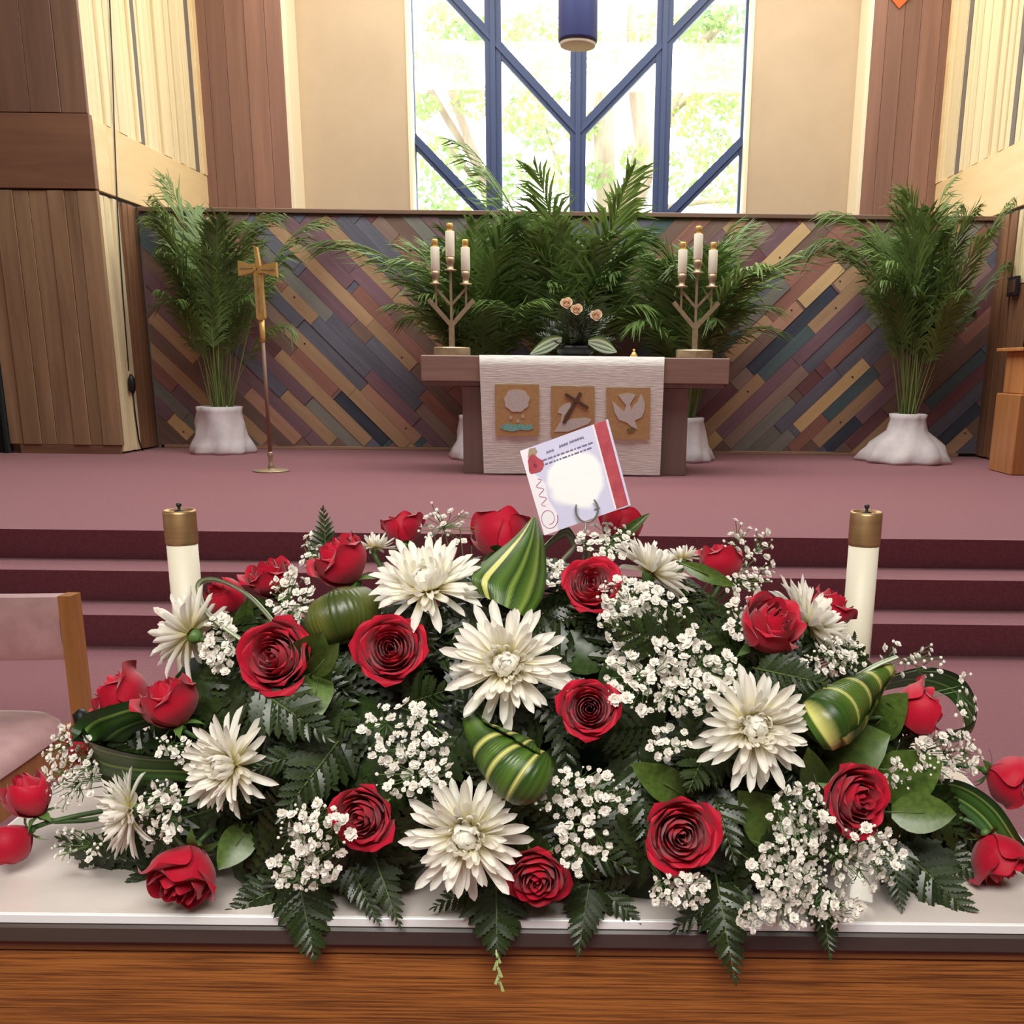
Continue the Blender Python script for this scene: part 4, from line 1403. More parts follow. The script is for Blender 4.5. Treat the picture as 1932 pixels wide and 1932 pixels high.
for i, (lb, u, v, w, fc, dd) in enumerate([
    ('broad white chrysanthemum near the top, left of the upright striped leaf', 802, 1092, 222, (-0.05, 0.68, 0.7), -0.03),
    ('cream-white chrysanthemum at the very centre of the arrangement', 955, 1252, 226, (0.05, 0.12, 1), -0.05),
    ('cream chrysanthemum lowest in the middle, just above the table edge', 878, 1580, 238, (0.0, 0.1, 1), -0.05),
    ('large white chrysanthemum at the right, next to the bright striped rolled leaf', 1428, 1372, 226, (0.08, 0.12, 1), -0.05),
    ('white chrysanthemum turned left, below the pair of red roses', 418, 1446, 196, (-0.45, 0.1, 0.85), -0.04),
    ('white chrysanthemum in side view at the lower left, by the cupped roses', 226, 1532, 168, (-0.85, -0.05, 0.5), -0.03),
    ('white chrysanthemum in front of the left candle, showing its green back', 345, 1190, 176, (-0.85, 0.35, -0.2), -0.01),
    ('white chrysanthemum in side view, upper right below the message card', 1238, 1068, 160, (0.55, 0.75, -0.1), 0.0),
    ('white chrysanthemum in side view right beside the right candle', 1542, 1168, 190, (0.75, 0.6, 0.15), 0.02),
    ('small side-view chrysanthemum at the back, beside the up-left opening rose', 706, 1025, 84, (0.0, 0.95, -0.1), 0.07),
    ('small chrysanthemum at the back right, left of the rose with sepals', 1285, 1046, 84, (-0.2, 0.9, -0.1), 0.07)]):
    mum(lb, u, v, w, fc, dd, seed=i, n=140 if w > 100 else 70)

# ------------------------------------------------------------------ baby's breath
M_gyp = mat('white_floret', srgb(254, 251, 244), srgb(248, 243, 232), rough=0.7, scale=(300, 300, 300), trans=0.3, spec=0.2)
M_gypstem = mat('thin_green_stem', srgb(84, 112, 56), rough=0.6)


def floret_mesh(seed):
    rr = random.Random(seed)
    ph = (1 + 5 ** 0.5) / 2
    v = [Vector(p).normalized() for p in [(-1, ph, 0), (1, ph, 0), (-1, -ph, 0), (1, -ph, 0), (0, -1, ph), (0, 1, ph), (0, -1, -ph), (0, 1, -ph), (ph, 0, -1), (ph, 0, 1), (-ph, 0, -1), (-ph, 0, 1)]]
    f = [(0, 11, 5), (0, 5, 1), (0, 1, 7), (0, 7, 10), (0, 10, 11), (1, 5, 9), (5, 11, 4), (11, 10, 2), (10, 7, 6), (7, 1, 8), (3, 9, 4), (3, 4, 2), (3, 2, 6), (3, 6, 8), (3, 8, 9), (4, 9, 5), (2, 4, 11), (6, 2, 10), (8, 6, 7), (9, 8, 1)]
    cache, nf = {}, []

    def mid(a, b):
        k_ = (min(a, b), max(a, b))
        if k_ not in cache:
            v.append(((v[a] + v[b]) / 2).normalized())
            cache[k_] = len(v) - 1
        return cache[k_]
    for a, b, c in f:
        x, y, z = mid(a, b), mid(b, c), mid(c, a)
        nf += [(a, x, z), (b, y, x), (c, z, y), (x, y, z)]
    mb = MB()
    for p in v:
        r = rr.uniform(0.70, 1.12)
        mb.v.append((p.x * r, p.y * r, p.z * r * 0.85))
    for t in nf:
        mb.face(t)
    return mb.mesh('floret', M_gyp, True)


def blossom_mesh(seed):
    """an open ruffled floret facing +z"""
    rr = random.Random(seed)
    mb = MB()
    for n, r0, r1, tilt, w in ((6, 0.05, 1.0, 0.25, 0.42), (6, 0.03, 0.78, 0.75, 0.36), (4, 0.02, 0.5, 1.15, 0.26)):
        for k in range(n):
            a = 2 * math.pi * (k + rr.uniform(-0.25, 0.25)) / n + n + r1
            ti = tilt + rr.uniform(-0.2, 0.2)
            rl = r1 * rr.uniform(0.85, 1.1)
            ca, sa = math.cos(a), math.sin(a)
            o = len(mb.v)
            for d_, s_, b_ in ((r0, -0.3, 0), (r0, 0.3, 0), (rl * 0.65, 1.0, 0.06), (rl, 0.45, 0.0), (rl * 0.9, 0.0, 0.1), (rl, -0.45, 0.0), (rl * 0.65, -1.0, 0.06)):
                rad, z = d_ * math.cos(ti), d_ * math.sin(ti) - b_ * 0.5
                mb.v.append((ca * rad - sa * s_ * w, sa * rad + ca * s_ * w, z - 0.15))
            mb.face((o, o + 1, o + 2, o + 4))
            mb.face((o + 2, o + 3, o + 4))
            mb.face((o, o + 4, o + 6))
            mb.face((o + 4, o + 5, o + 6))
    return mb.mesh('floret', M_gyp, False)


FLO = [floret_mesh(k) for k in range(2)]
BLO = [blossom_mesh(20 + k) for k in range(4)]


def gyp(label, u, v, w, h, n, dd=-0.035, smin=7, smax=22, seed=0, dens=0.6):
    rr = random.Random(3000 + seed)
    c0 = mound(u, v, 1.0, dd + 0.05)
    root = Vector((EC.x + (c0.x - EC.x) * 0.6, EC.y + (c0.y - EC.y) * 0.35, ZT + 0.05 + 0.5 * max(0, c0.z - ZT - 0.05)))
    t = thing('babys_breath_sprig', label, 'baby\'s breath', c0, group='white baby\'s breath in the arrangement')
    pts = []
    n = int(n * 1.25)
    tries = 0
    while len(pts) < n and tries < n * 30:
        tries += 1
        a, r = rr.uniform(0, 2 * math.pi), rr.random() ** dens
        uu, vv = u + w / 2 * r * math.cos(a), v + h / 2 * r * math.sin(a)
        s = smin + (smax - smin) * (rr.random() ** 0.8)
        if rr.random() < 0.2:
            s = rr.uniform(4, 8)
        if any((uu - x) ** 2 + (vv - y) ** 2 < ((s + z) * 0.33) ** 2 for x, y, z, _ in pts):
            continue
        pts.append((uu, vv, s, mound(uu, vv, 1.0, dd + rr.uniform(-0.022, 0.022))))
    st = MB()
    nn = max(2, n // 6)
    nodes = []
    for i in range(nn):
        x, y, z, p = pts[int(i * len(pts) / nn)]
        pn_ = p.lerp(c0, 0.35) + Vector((0, 0.015, -0.004))
        nodes.append(pn_)
        st.tube([root, root.lerp(pn_, 0.5) + Vector((0, 0, 0.006)), pn_], [0.0012, 0.001, 0.0007], 4, cap=False)
    for x, y, z, p in pts:
        a = min(nodes, key=lambda q_: (q_ - p).length)
        st.tube([a, a.lerp(p, 0.6) + Vector((rr.uniform(-.003, .003), 0.003, -0.002)), p], [0.0007, 0.0006, 0.0005], 3, cap=False)
        R = z / 2 * mpp(p)
        if z < 9:
            o = obj('bud', rr.choice(FLO), t)
        else:
            o = obj('floret', rr.choice(BLO), t)
            R *= 1.22
        fd = (p - EC).normalized() + (EYE - p).normalized() * 0.5 + Vector((rr.gauss(0, 0.45), rr.gauss(0, 0.45), rr.gauss(0, 0.45)))
        o.matrix_basis = Matrix.Translation(p - c0) @ fd.normalized().to_track_quat('Z', 'Y').to_matrix().to_4x4() @ Matrix.Rotation(rr.uniform(0, 6), 4, 'Z') @ Matrix.Scale(R, 4)
    st.build('stems', M_gypstem, t)


GY = [
    ('sparse white florets rising above the upper chrysanthemum at the back', 845, 985, 150, 84, 26, 0.05, 6, 15),
    ('dense white florets just right of the card holder', 1145, 1022, 110, 74, 34, 0.01, 9, 19),
    ('spray of white florets around the back right rose, top right', 1408, 1055, 112, 160, 62, 0.03, 7, 18),
    ('white florets in front of the rose below the card', 1185, 1120, 120, 70, 26, -0.05, 12, 24),
    ('white florets under the card-side rose, upper middle right', 1220, 1175, 190, 130, 58, -0.03, 10, 23),
    ('thickest drift of white florets right of the central flowers', 1268, 1275, 270, 150, 110, -0.04, 12, 25),
    ('few small cream florets beneath the thick drift', 1262, 1402, 80, 62, 14, -0.02, 9, 18),
    ('white florets between the dark ferns and the rolled leaf, middle left', 762, 1385, 180, 130, 52, -0.03, 8, 20),
    ('cream florets below the middle-left spray, above the lowest chrysanthemum', 780, 1462, 150, 100, 36, -0.03, 9, 21),
    ('white florets right of the rolled leaf, lower centre', 1100, 1500, 190, 110, 52, -0.04, 9, 22),
    ('white florets trailing beside the dark drooping rose', 1098, 1590, 110, 120, 26, -0.05, 9, 21),
    ('white florets over the left of the red rose, lower left of centre', 588, 1572, 150, 120, 44, -0.06, 11, 23),
    ('white florets just above the hanging fern, lower left of centre', 575, 1640, 140, 80, 36, -0.05, 9, 20),
    ('cluster of round white florets right of the side-view chrysanthemum, lower left', 305, 1530, 84, 120, 32, -0.045, 11, 23),
    ('tall spray of white florets against the chair', 130, 1450, 110, 160, 74, 0.0, 8, 17),
    ('shaded small florets over the tabletop at the left', 145, 1592, 110, 70, 20, -0.02, 7, 16),
    ('small white florets beneath the paired red roses', 322, 1412, 74, 60, 20, -0.03, 8, 18),
    ('white florets right of the chrysanthemum before the left candle', 415, 1215, 60, 110, 28, -0.01, 11, 23),
    ('white florets right of the looped pale leaf', 550, 1128, 90, 110, 32, -0.005, 9, 22),
    ('white florets at the left of the up-left opening rose', 588, 1040, 46, 84, 14, 0.03, 7, 17),
    ('cream florets hanging beneath the large open rose, lower middle right', 1284, 1680, 122, 72, 44, -0.05, 9, 19),
    ('upright white florets left of the large lower right rose', 1510, 1545, 120, 140, 66, -0.045, 11, 23),
    ('dense white florets in the lower right, above the table edge', 1490, 1640, 150, 120, 74, -0.055, 11, 24),
    ('white florets fanning right under the large lower right rose', 1630, 1620, 150, 130, 58, -0.05, 10, 23),
    ('white florets overhanging the table edge, lower right', 1530, 1715, 200, 80, 62, -0.06, 10, 22),
    ('small group of white florets at the table edge by the hanging fern', 1425, 1728, 64, 56, 16, -0.06, 9, 21),
    ('dense white florets below the side-view rose at the right', 1790, 1425, 130, 100, 54, -0.02, 10, 21),
    ('airy florets standing above the rolled striped leaf at the right', 1720, 1245, 150, 80, 22, 0.03, 6, 15),
    ('few white florets on the loop of leaf at the right', 1822, 1320, 44, 110, 14, -0.02, 8, 18),
    ('fluffy white florets in front of the right candle', 1575, 1240, 120, 80, 44, -0.01, 8, 19),
    ('white florets left of the card-side rose', 1048, 1085, 50, 70, 18, 0.01, 8, 18),
    ('few white florets on the broad green leaf at the right', 1700, 1465, 70, 70, 14, -0.03, 8, 18),
    ('white florets beside the right-opening rose, upper right', 1395, 1165, 70, 90, 22, -0.01, 9, 20),
]
for i, g in enumerate(GY):
    gyp(g[0], g[1], g[2], g[3], g[4], g[5], g[6], g[7], g[8], seed=i)

# ------------------------------------------------------------------ ferns
M_fern = mat('dark_fern_green', srgb(28, 40, 16), srgb(47, 62, 26), rough=0.34, scale=(14, 14, 14), rnd=0.25, trans=0.08)
M_fernstem = mat('fern_stem', srgb(84, 100, 48), rough=0.5)


def pinna_pts(L, W=0.2, teeth=6):
    """serrated lance shape along +x; returns (top edge, bottom edge) points"""
    top = []
    for i in range(teeth + 1):
        t = i / teeth
        w = W * L * math.sin(math.pi * (0.16 + 0.84 * t)) ** 0.8
        top.append((t * L, w))
        if i < teeth:
            t2 = (i + 0.62) / teeth
            top.append((t2 * L, W * L * math.sin(math.pi * (0.16 + 0.84 * t2)) ** 0.8 * 0.62))
    return top


def pinna_into(mb, M, L, W=0.2, teeth=5, fold=0.25):
    top = pinna_pts(L, W, teeth)
    o = len(mb.v)
    for x, w in top:
        for s in (1, 0, -1):
            mb.v.append(tuple(M @ Vector((x, s * w, fold * abs(s) * w - 0.15 * x * x / max(L, 1e-6)))))
    for i in range(len(top) - 1):
        a = o + i * 3
        mb.face((a, a + 1, a + 4, a + 3))
        mb.face((a + 1, a + 2, a + 5, a + 4))


_pm = MB()
pinna_into(_pm, Matrix.Identity(4), 1.0, 0.21, 6)
PINNA = _pm.mesh('pinna', M_fern)


def fern_layout(seed, n=11, wid=0.42, droop=0.12):
    rr = random.Random(seed)
    out = []
    curve = lambda t: Vector((t, 0, 0.0 + droop * 4 * t * (1 - t)))
    for i in range(n):
        t = 0.10 + 0.86 * i / (n - 1)
        for s in (-1, 1):
            L = wid * (1 - t) ** 0.72 * rr.uniform(0.88, 1.08) + 0.045
            if i == 0:
                L *= 0.8
            p = curve(t + 0.012 * s)
            M = Matrix.Translation(p) @ Matrix.Rotation(s * math.radians(62 - 26 * t + rr.uniform(-5, 5)), 4, 'Z') @ Matrix.Rotation(rr.uniform(-0.15, 0.25), 4, 'Y')
            out.append((M, L))
    out.append((Matrix.Translation(curve(0.985)), 0.1))
    pts = [curve(i / 8) for i in range(9)]
    return out, pts


def fern_joined(seed):
    lay, pts = fern_layout(seed, 11, 0.40)
    mb = MB()
    for M, L in lay:
        pinna_into(mb, M, L, 0.22, 5)
    mb.tube(pts, [0.008 * (1 - 0.8 * i / 8) for i in range(9)], 4)
    return mb.mesh('fern_blade', M_fern)


FJ = [fern_joined(k) for k in range(4)]


def basis(p0, p1, nor):
    x = (p1 - p0)
    L = x.length
    x.normalize()
    y = Vector(nor).cross(x)
    if y.length < 1e-4:
        y = Vector((1, 0, 0)).cross(x)
    y.normalize()
    z = x.cross(y)
    M = Matrix((x, y, z)).transposed().to_4x4()
    M.translation = p0
    return M, L


def fern(label, a, b, wid=0.42, seed=0, n=11, nor=None, droop=0.1, group='fern fronds at the front of the arrangement'):
    p0 = P(*a)
    p1 = P(*b)
    nor = nor or (EYE - p1).normalized()
    M, L = basis(p0, p1, nor)
    t = thing('fern_frond', label, 'fern', (0, 0, 0), group=group)
    t.matrix_basis = M
    lay, pts = fern_layout(seed, n, wid, droop)
    obj('rachis', MB().tube([p * L for p in pts], [0.0016 * (1 - 0.6 * i / 8) for i in range(9)], 5).mesh('rachis', M_fernstem, True), t)
    for m, l in lay:
        o = obj('pinna', PINNA, t)
        o.matrix_basis = Matrix.Scale(L, 4) @ m @ Matrix.Scale(l, 4)
    return t


FE = [
    ('fern frond hanging over the table edge at the left, below the white florets', (560, 1640, 1.04), (592, 1806, 0.985), 0.5),
    ('fern frond lying towards the left just above the table edge', (600, 1640, 1.08), (430, 1722, 1.02), 0.42),
    ('fern frond hanging down beside the lowest chrysanthemum, left', (700, 1600, 1.05), (752, 1742, 0.995), 0.34),
    ('short fern frond between the hanging left fronds', (650, 1610, 1.06), (712, 1738, 1.0), 0.36),
    ('fern frond spreading left of the drooping dark rose', (960, 1640, 1.05), (820, 1712, 1.01), 0.36),
    ('long fern frond with pale tip hanging lowest at the centre', (936, 1660, 1.03), (938, 1800, 0.975), 0.62),
    ('fern frond hanging over the edge right of the dark rose', (1120, 1620, 1.05), (1092, 1792, 0.985), 0.4),
    ('fern frond spreading right of the dark drooping rose', (1080, 1630, 1.06), (1200, 1735, 1.01), 0.4),
    ('fern frond reaching left under the cream florets', (1420, 1650, 1.06), (1275, 1752, 1.0), 0.4),
    ('long pointed fern frond hanging lowest at the right of centre', (1350, 1650, 1.03), (1386, 1845, 0.97), 0.36),
    ('fern frond hanging below the overhanging white florets', (1545, 1660, 1.03), (1566, 1802, 0.98), 0.34),
    ('broad fern frond fanned over the tabletop at the right', (1690, 1590, 1.12), (1835, 1730, 1.03), 0.46),
    ('fern frond beside the fanned one at the right', (1680, 1580, 1.1), (1700, 1712, 1.03), 0.4),
    ('fern frond at the right running up to the hanging rose', (1720, 1560, 1.16), (1850, 1660, 1.1), 0.4),
    ('small fern frond at the lower left over the tabletop', (330, 1620, 1.12), (230, 1690, 1.07), 0.5),
    ('fern frond at the left pointing out over the tabletop', (290, 1600, 1.2), (140, 1652, 1.15), 0.34),
    ('fern frond right of the drooping left rose, at the table edge', (560, 1600, 1.1), (440, 1715, 1.03), 0.36),
    ('fern frond arching left under the chrysanthemum turned left', (620, 1400, 1.08), (480, 1452, 1.03), 0.42),
    ('fern frond over the dark space between the left roses', (470, 1290, 1.08), (620, 1392, 1.03), 0.46),
    ('fern frond above the lower left red rose', (660, 1370, 1.1), (530, 1540, 1.0), 0.42),
    ('fern frond standing up at the back behind the up-left opening rose', (618, 1080, 1.32), (610, 962, 1.32), 0.34),
    ('fern frond right of the large open rose, lower middle', (1340, 1480, 1.08), (1385, 1620, 1.0), 0.42),
    ('fern frond in the dark gap right of the rolled leaf', (1010, 1560, 1.08), (1190, 1640, 1.01), 0.42),
    ('fern frond between the thick florets and the right chrysanthemum', (1330, 1420, 1.08), (1300, 1490, 1.0), 0.5),
    ('fern frond leaning left of the central chrysanthemum', (760, 1330, 1.1), (850, 1300, 1.04), 0.5),
    ('fern frond under the white florets, upper middle right', (1320, 1240, 1.12), (1150, 1180, 1.05), 0.42),
    ('fern frond under the right-opening rose', (1420, 1260, 1.12), (1560, 1290, 1.06), 0.42),
]
for i, (lb, a, b_, w) in enumerate(FE):
    fern(lb, a, b_, w, seed=200 + i)
# the pale grass-like tip below the lowest frond
gt = thing('pale_leaf_tip', 'thin pale green leaf tip hanging lowest in front of the oak', 'leaf', P(938, 1800, 0.972))
M_paletip = mat('pale_green_tip', srgb(186, 206, 140), srgb(160, 186, 110), rough=0.5, scale=(40, 40, 40))
a_, b_ = P(936, 1792, 0.974), P(944, 1866, 0.968)
MB().tube([a_, a_.lerp(b_, 0.5), b_], [0.0008, 0.0007, 0.0004], 5).build('stalk', M_paletip, gt, smooth=True)
for i in range(5):
    p = a_.lerp(b_, 0.1 + 0.18 * i)
    s = -1 if i % 2 else 1
    w = 0.0016
    q = p + Vector((s * 0.004, 0, -0.012))
    MB().bar(p, q, w * 2, 0.0006).build('leaflet', M_paletip, gt)

# filler ferns and leaves inside the mound
M_salal = mat('glossy_dark_leaf', srgb(34, 50, 22), srgb(56, 78, 34), rough=0.3, scale=(12, 12, 12), rnd=0.25, trans=0.06)
M_salal2 = mat('mid_green_leaf', srgb(68, 90, 36), srgb(90, 114, 48), rough=0.35, scale=(12, 12, 12), rnd=0.15, trans=0.1)


def leaf_mesh(name, m, w=0.32, bend=0.5, fold=0.25, point=1.0):
    rows = []
    for i in range(9):
        t = i / 8
        ww = w * math.sin(math.pi * (0.04 + 0.96 * t) ** 0.85) ** 0.75 * (1 if t < 1 else 0.02)
        z = -bend * t * t * 0.5
        rows.append([Vector((t, s * ww, z + fold * abs(s) * ww)) for s in (-1, -0.5, 0, 0.5, 1)])
    return MB().grid(rows).mesh(name, m, True)


SAL = [leaf_mesh('leaf_blade', M_salal, 0.34, b__, 0.2) for b__ in (0.2, 0.6, 0.9)]
SAL2 = [leaf_mesh('leaf_blade', M_salal2, 0.33, b__, 0.2) for b__ in (0.25, 0.6)]
rr = random.Random(77)
for i in range(215):
    if i < 150:
        u, v = rr.uniform(110, 1850), rr.uniform(1060, 1690)
        ring = False
    else:                     # along the upper outline, where stems would otherwise show bare
        a = math.radians(rr.uniform(28, 152))
        q_ = rr.uniform(0.70, 0.93)
        u, v = 1010 + 760 * q_ * math.cos(a), 1700 - 690 * q_ * math.sin(a)
        ring = True
    # keep to the outline of the mound
    e = ((u - 985) / 900) ** 2 + ((1700 - v) / 640) ** 2
    if e > 0.92 and not ring:
        continue
    p1 = mound(u, v, 0.90, 0.02 if ring else 0.0)
    nrm = mnormal(p1)
    tang = Vector((rr.gauss(0, 1), rr.gauss(0, 0.6), rr.gauss(0, 1)))
    tang = (tang - nrm * tang.dot(nrm)).normalized()
    dr = (nrm * rr.uniform(0.1, 0.6) + tang).normalized()
    L = rr.uniform(0.08, 0.125) if ring else rr.uniform(0.10, 0.17)
    p0 = p1 - dr * L * 0.7
    if p0.z < ZT + 0.01:
        p0.z = ZT + 0.01
    pe = p0 + dr * L
    if pe.z < ZT + 0.012:
        pe.z = ZT + 0.012
    M, L2 = basis(p0, pe, nrm)
    if rr.random() < 0.66:
        o = obj('filler_fern', rr.choice(FJ))
        o.matrix_basis = M @ Matrix.Scale(L2, 4)
        tag(o, 'dark green fern frond tucked deep between the flowers', 'fern', 'filler fern fronds inside the arrangement')
    else:
        o = obj('filler_leaf', rr.choice(SAL))
        o.matrix_basis = M @ Matrix.Scale(L2 * 0.75, 4)
        tag(o, 'dark glossy leaf tucked deep between the flowers', 'leaf', 'filler leaves inside the arrangement')


def leaf_at(label, a, b, wscale, which, nor=None, name='green_leaf'):
    p0, p1 = P(*a), P(*b)
    M, L = basis(p0, p1, nor or (EYE - p1).normalized())
    t = thing(name, label, 'leaf', (0, 0, 0))
    t.matrix_basis = M
    o = obj('leaf_blade', which, t)
    o.matrix_basis = Matrix.Diagonal((L, L * wscale, L, 1))
    obj('leaf_stalk', MB().tube([(-0.15 * L, 0, -0.02 * L), (0.02 * L, 0, 0), (0.5 * L, 0, -0.02 * L)], [0.0016, 0.0013, 0.0006], 5).mesh('leaf_stalk', M_fernstem, True), t)


for lb, a, b_, w, k in [
    ('broad oval green leaf right of the large lower right rose', (1682, 1532, 1.06), (1806, 1536, 1.04), 1.0, SAL2[0]),
    ('large green leaf above the lower right rose', (1520, 1455, 1.13), (1660, 1395, 1.08), 1.3, SAL2[1]),
    ('green rose leaf behind the broad oval leaf, speckled with florets', (1660, 1490, 1.12), (1770, 1440, 1.07), 1.2, SAL2[0]),
    ('small green leaf above the large lower middle rose', (1290, 1500, 1.06), (1215, 1455, 1.02), 0.8, SAL2[1]),
    ('green leaf under the turned-left chrysanthemum', (470, 1560, 1.06), (420, 1630, 1.01), 1.1, SAL2[1]),
    ('dark green leaf left of the upper left open rose', (560, 1290, 1.12), (600, 1210, 1.05), 0.9, SAL2[0]),
    ('green leaf below the upper left open rose', (600, 1270, 1.1), (592, 1345, 1.04), 0.9, SAL2[1]),
    ('small pointed leaf between the two upper left roses', (590, 1270, 1.08), (632, 1222, 1.04), 0.6, SAL2[0]),
    ('green leaf left of the side-view rose at the right', (1640, 1380, 1.16), (1690, 1330, 1.1), 1.0, SAL2[1]),
    ('green sliver of leaf at the back right of the card', (1150, 1030, 1.36), (1226, 968, 1.36), 0.35, SAL2[0]),
    ('pale green leaf beside the looped pale leaf', (455, 1190, 1.2), (468, 1135, 1.18), 0.7, SAL2[0]),
    ('green leaf across the back right rose', (1290, 1065, 1.14), (1385, 1105, 1.12), 0.45, SAL2[1]),
    ('dark leaf between the lowest chrysanthemum and drooping rose', (950, 1545, 1.08), (1010, 1600, 1.0), 0.5, SAL2[1]),
    ('green leaf under the white florets at the lower right', (1480, 1580, 1.07), (1420, 1520, 1.02), 1.0, SAL2[1]),
    ('light green leaf at the left edge of the lower right rose', (1545, 1500, 1.08), (1528, 1425, 1.03), 0.6, SAL2[0])]:
    leaf_at(lb, a, b_, w, k)

# ------------------------------------------------------------------ striped and rolled leaves
G1, G2, G3 = srgb(40, 66, 20), srgb(80, 110, 36), srgb(206, 204, 116)
M_strip = stripe_mat('striped_leaf', G1, G3, [(0.08, G2), (0.15, G1), (0.17, G3), (0.23, G3), (0.25, G1), (0.38, G2), (0.5, G1), (0.56, srgb(120, 144, 60)), (0.62, G1), (0.74, G2), (0.8, srgb(128, 150, 66)), (0.86, G1), (0.94, G2)])
M_ring = stripe_mat('ringed_leaf', G1, G3, [(0.10, G2), (0.30, G1), (0.34, G3), (0.37, G1), (0.46, G2), (0.50, G1), (0.53, G3), (0.565, G1), (0.66, G2), (0.72, G1), (0.76, G3), (0.78, G1), (0.88, G2)], across=False)
M_bright = stripe_mat('bright_striped_leaf', srgb(70, 120, 34), G3, [(0.08, G3), (0.11, G2), (0.24, G2), (0.27, G3), (0.30, G2), (0.42, G1), (0.45, G3), (0.48, G2), (0.62, G2), (0.65, G3), (0.68, G2), (0.82, G1), (0.85, G3), (0.88, G2)], across=False)
M_loop = stripe_mat('dark_loop_leaf', srgb(30, 58, 22), G2, [(0.15, srgb(60, 100, 36)), (0.25, srgb(34, 66, 24)), (0.33, srgb(130, 160, 70)), (0.36, srgb(34, 66, 24)), (0.6, srgb(70, 108, 40)), (0.7, srgb(34, 66, 24)), (0.78, srgb(140, 170, 80)), (0.81, srgb(40, 74, 28))])
M_pale = stripe_mat('pale_striped_leaf', srgb(120, 140, 90), G3, [(0.2, srgb(226, 230, 206)), (0.4, srgb(140, 160, 110)), (0.55, srgb(230, 234, 214)), (0.75, srgb(90, 120, 70)), (0.9, srgb(220, 226, 200))], rough=0.3)
M_olive = stripe_mat('olive_rolled_leaf', srgb(62, 74, 26), srgb(100, 106, 44), [(0.2, srgb(88, 96, 38)), (0.4, srgb(58, 70, 24)), (0.6, srgb(94, 100, 42)), (0.8, srgb(60, 72, 26))], across=False)


def sheet(name, rows, m, parent, th=0.0012):
    """a leaf with thickness from rows of points"""
    mb = MB()
    mb.grid(rows)
    n, k = len(rows), len(rows[0])
    back = []
    for i in range(n):
        r = []
        for j in range(k):
            a = rows[min(i + 1, n - 1)][j] - rows[max(i - 1, 0)][j]
            b = rows[i][min(j + 1, k - 1)] - rows[i][max(j - 1, 0)]
            nn = a.cross(b)
            if nn.length > 1e-12:
                nn.normalize()
            r.append(rows[i][j] + nn * th)
        back.append(r)
    mb.grid(back, flip=True)
    return mb.build(name, m, parent, smooth=True)


def patch_leaf(label, left, right, m, bulge=0.02, nj=9, sub=4):
    """a leaf between two edge lines; each line: (u, v, D) points of equal number"""
    def dense(l):
        pts = [P(*q) for q in l]
        out = []
        for a, b in zip(pts, pts[1:]):
            for i in range(sub):
                out.append(a.lerp(b, i / sub))
        out.append(pts[-1])
        # light smoothing
        for _ in range(2):
            out = [out[0]] + [(out[i - 1] + out[i] * 2 + out[i + 1]) / 4 for i in range(1, len(out) - 1)] + [out[-1]]
        return out
    A, B = dense(left), dense(right)
    rows = []
    for i, (a, b) in enumerate(zip(A, B)):
        to = (EYE - a).normalized()
        rows.append([a.lerp(b, j / nj) + to * bulge * math.sin(math.pi * j / nj) for j in range(nj + 1)])
    t = thing('striped_leaf', label, 'leaf', A[0], group='striped leaves in the arrangement')
    sheet('leaf_blade', rows, m, t)
    return t


def horn_leaf(label, path, m, turns=1.15, start=0.0, open_to=None):
    """a leaf rolled to a horn along path; path: (u, v, D, radius_px)"""
    pts = [P(u, v, D) for u, v, D, r in path]
    rad = [r * mpp(p) for p, (u, v, D, r) in zip(pts, path)]
    dp, dr = [], []
    for i in range(len(pts) - 1):
        for s in range(5):
            dp.append(pts[i].lerp(pts[i + 1], s / 5))
            dr.append(rad[i] + (rad[i + 1] - rad[i]) * s / 5)
    dp.append(pts[-1])
    dr.append(rad[-1])
    rows = []
    for i, p in enumerate(dp):
        d = (dp[min(i + 1, len(dp) - 1)] - dp[max(i - 1, 0)]).normalized()
        to = (EYE - p).normalized()
        s = d.cross(to).normalized()
        t_ = s.cross(d).normalized()
        row = []
        for j in range(29):
            f = j / 28
            a = start + f * turns * 2 * math.pi
            r = dr[i] * (1 - 0.12 * f)
            row.append(p + (s * math.cos(a) + t_ * math.sin(a)) * r + d * (dr[i] * 0.55 * (f - 0.5)))
        rows.append(row)
    t = thing('rolled_leaf', label, 'leaf', dp[0], group='striped leaves in the arrangement')
    sheet('leaf_blade', rows, m, t)
    return t


patch_leaf('upright broad striped leaf with pointed top left of the message card',
           [(1006, 976, 1.24), (975, 1012, 1.20), (925, 1052, 1.15), (884, 1088, 1.12), (905, 1120, 1.12)],
           [(1012, 978, 1.24), (1026, 1020, 1.21), (1031, 1085, 1.17), (1024, 1130, 1.13), (996, 1168, 1.10)], M_strip, 0.018)
horn_leaf('rolled horn-shaped striped leaf below the central chrysanthemum', [(888, 1358, 1.04, 17), (905, 1388, 1.02, 27), (935, 1420, 1.0, 46), (968, 1448, 0.985, 60), (992, 1462, 0.98, 62), (1010, 1468, 0.985, 48)], M_ring, 1.1, 2.4)
horn_leaf('bright rolled striped leaf right of the large right chrysanthemum', [(1678, 1262, 1.20, 12), (1650, 1284, 1.17, 22), (1614, 1312, 1.13, 40), (1578, 1344, 1.08, 56), (1556, 1364, 1.05, 58), (1540, 1376, 1.05, 40)], M_bright, 1.1, 2.4)
horn_leaf('shaded olive rolled leaf between the two upper left open roses', [(690, 1150, 1.16, 46), (655, 1158, 1.13, 54), (622, 1172, 1.13, 50), (600, 1190, 1.15, 30)], M_olive, 1.05, 2.6)


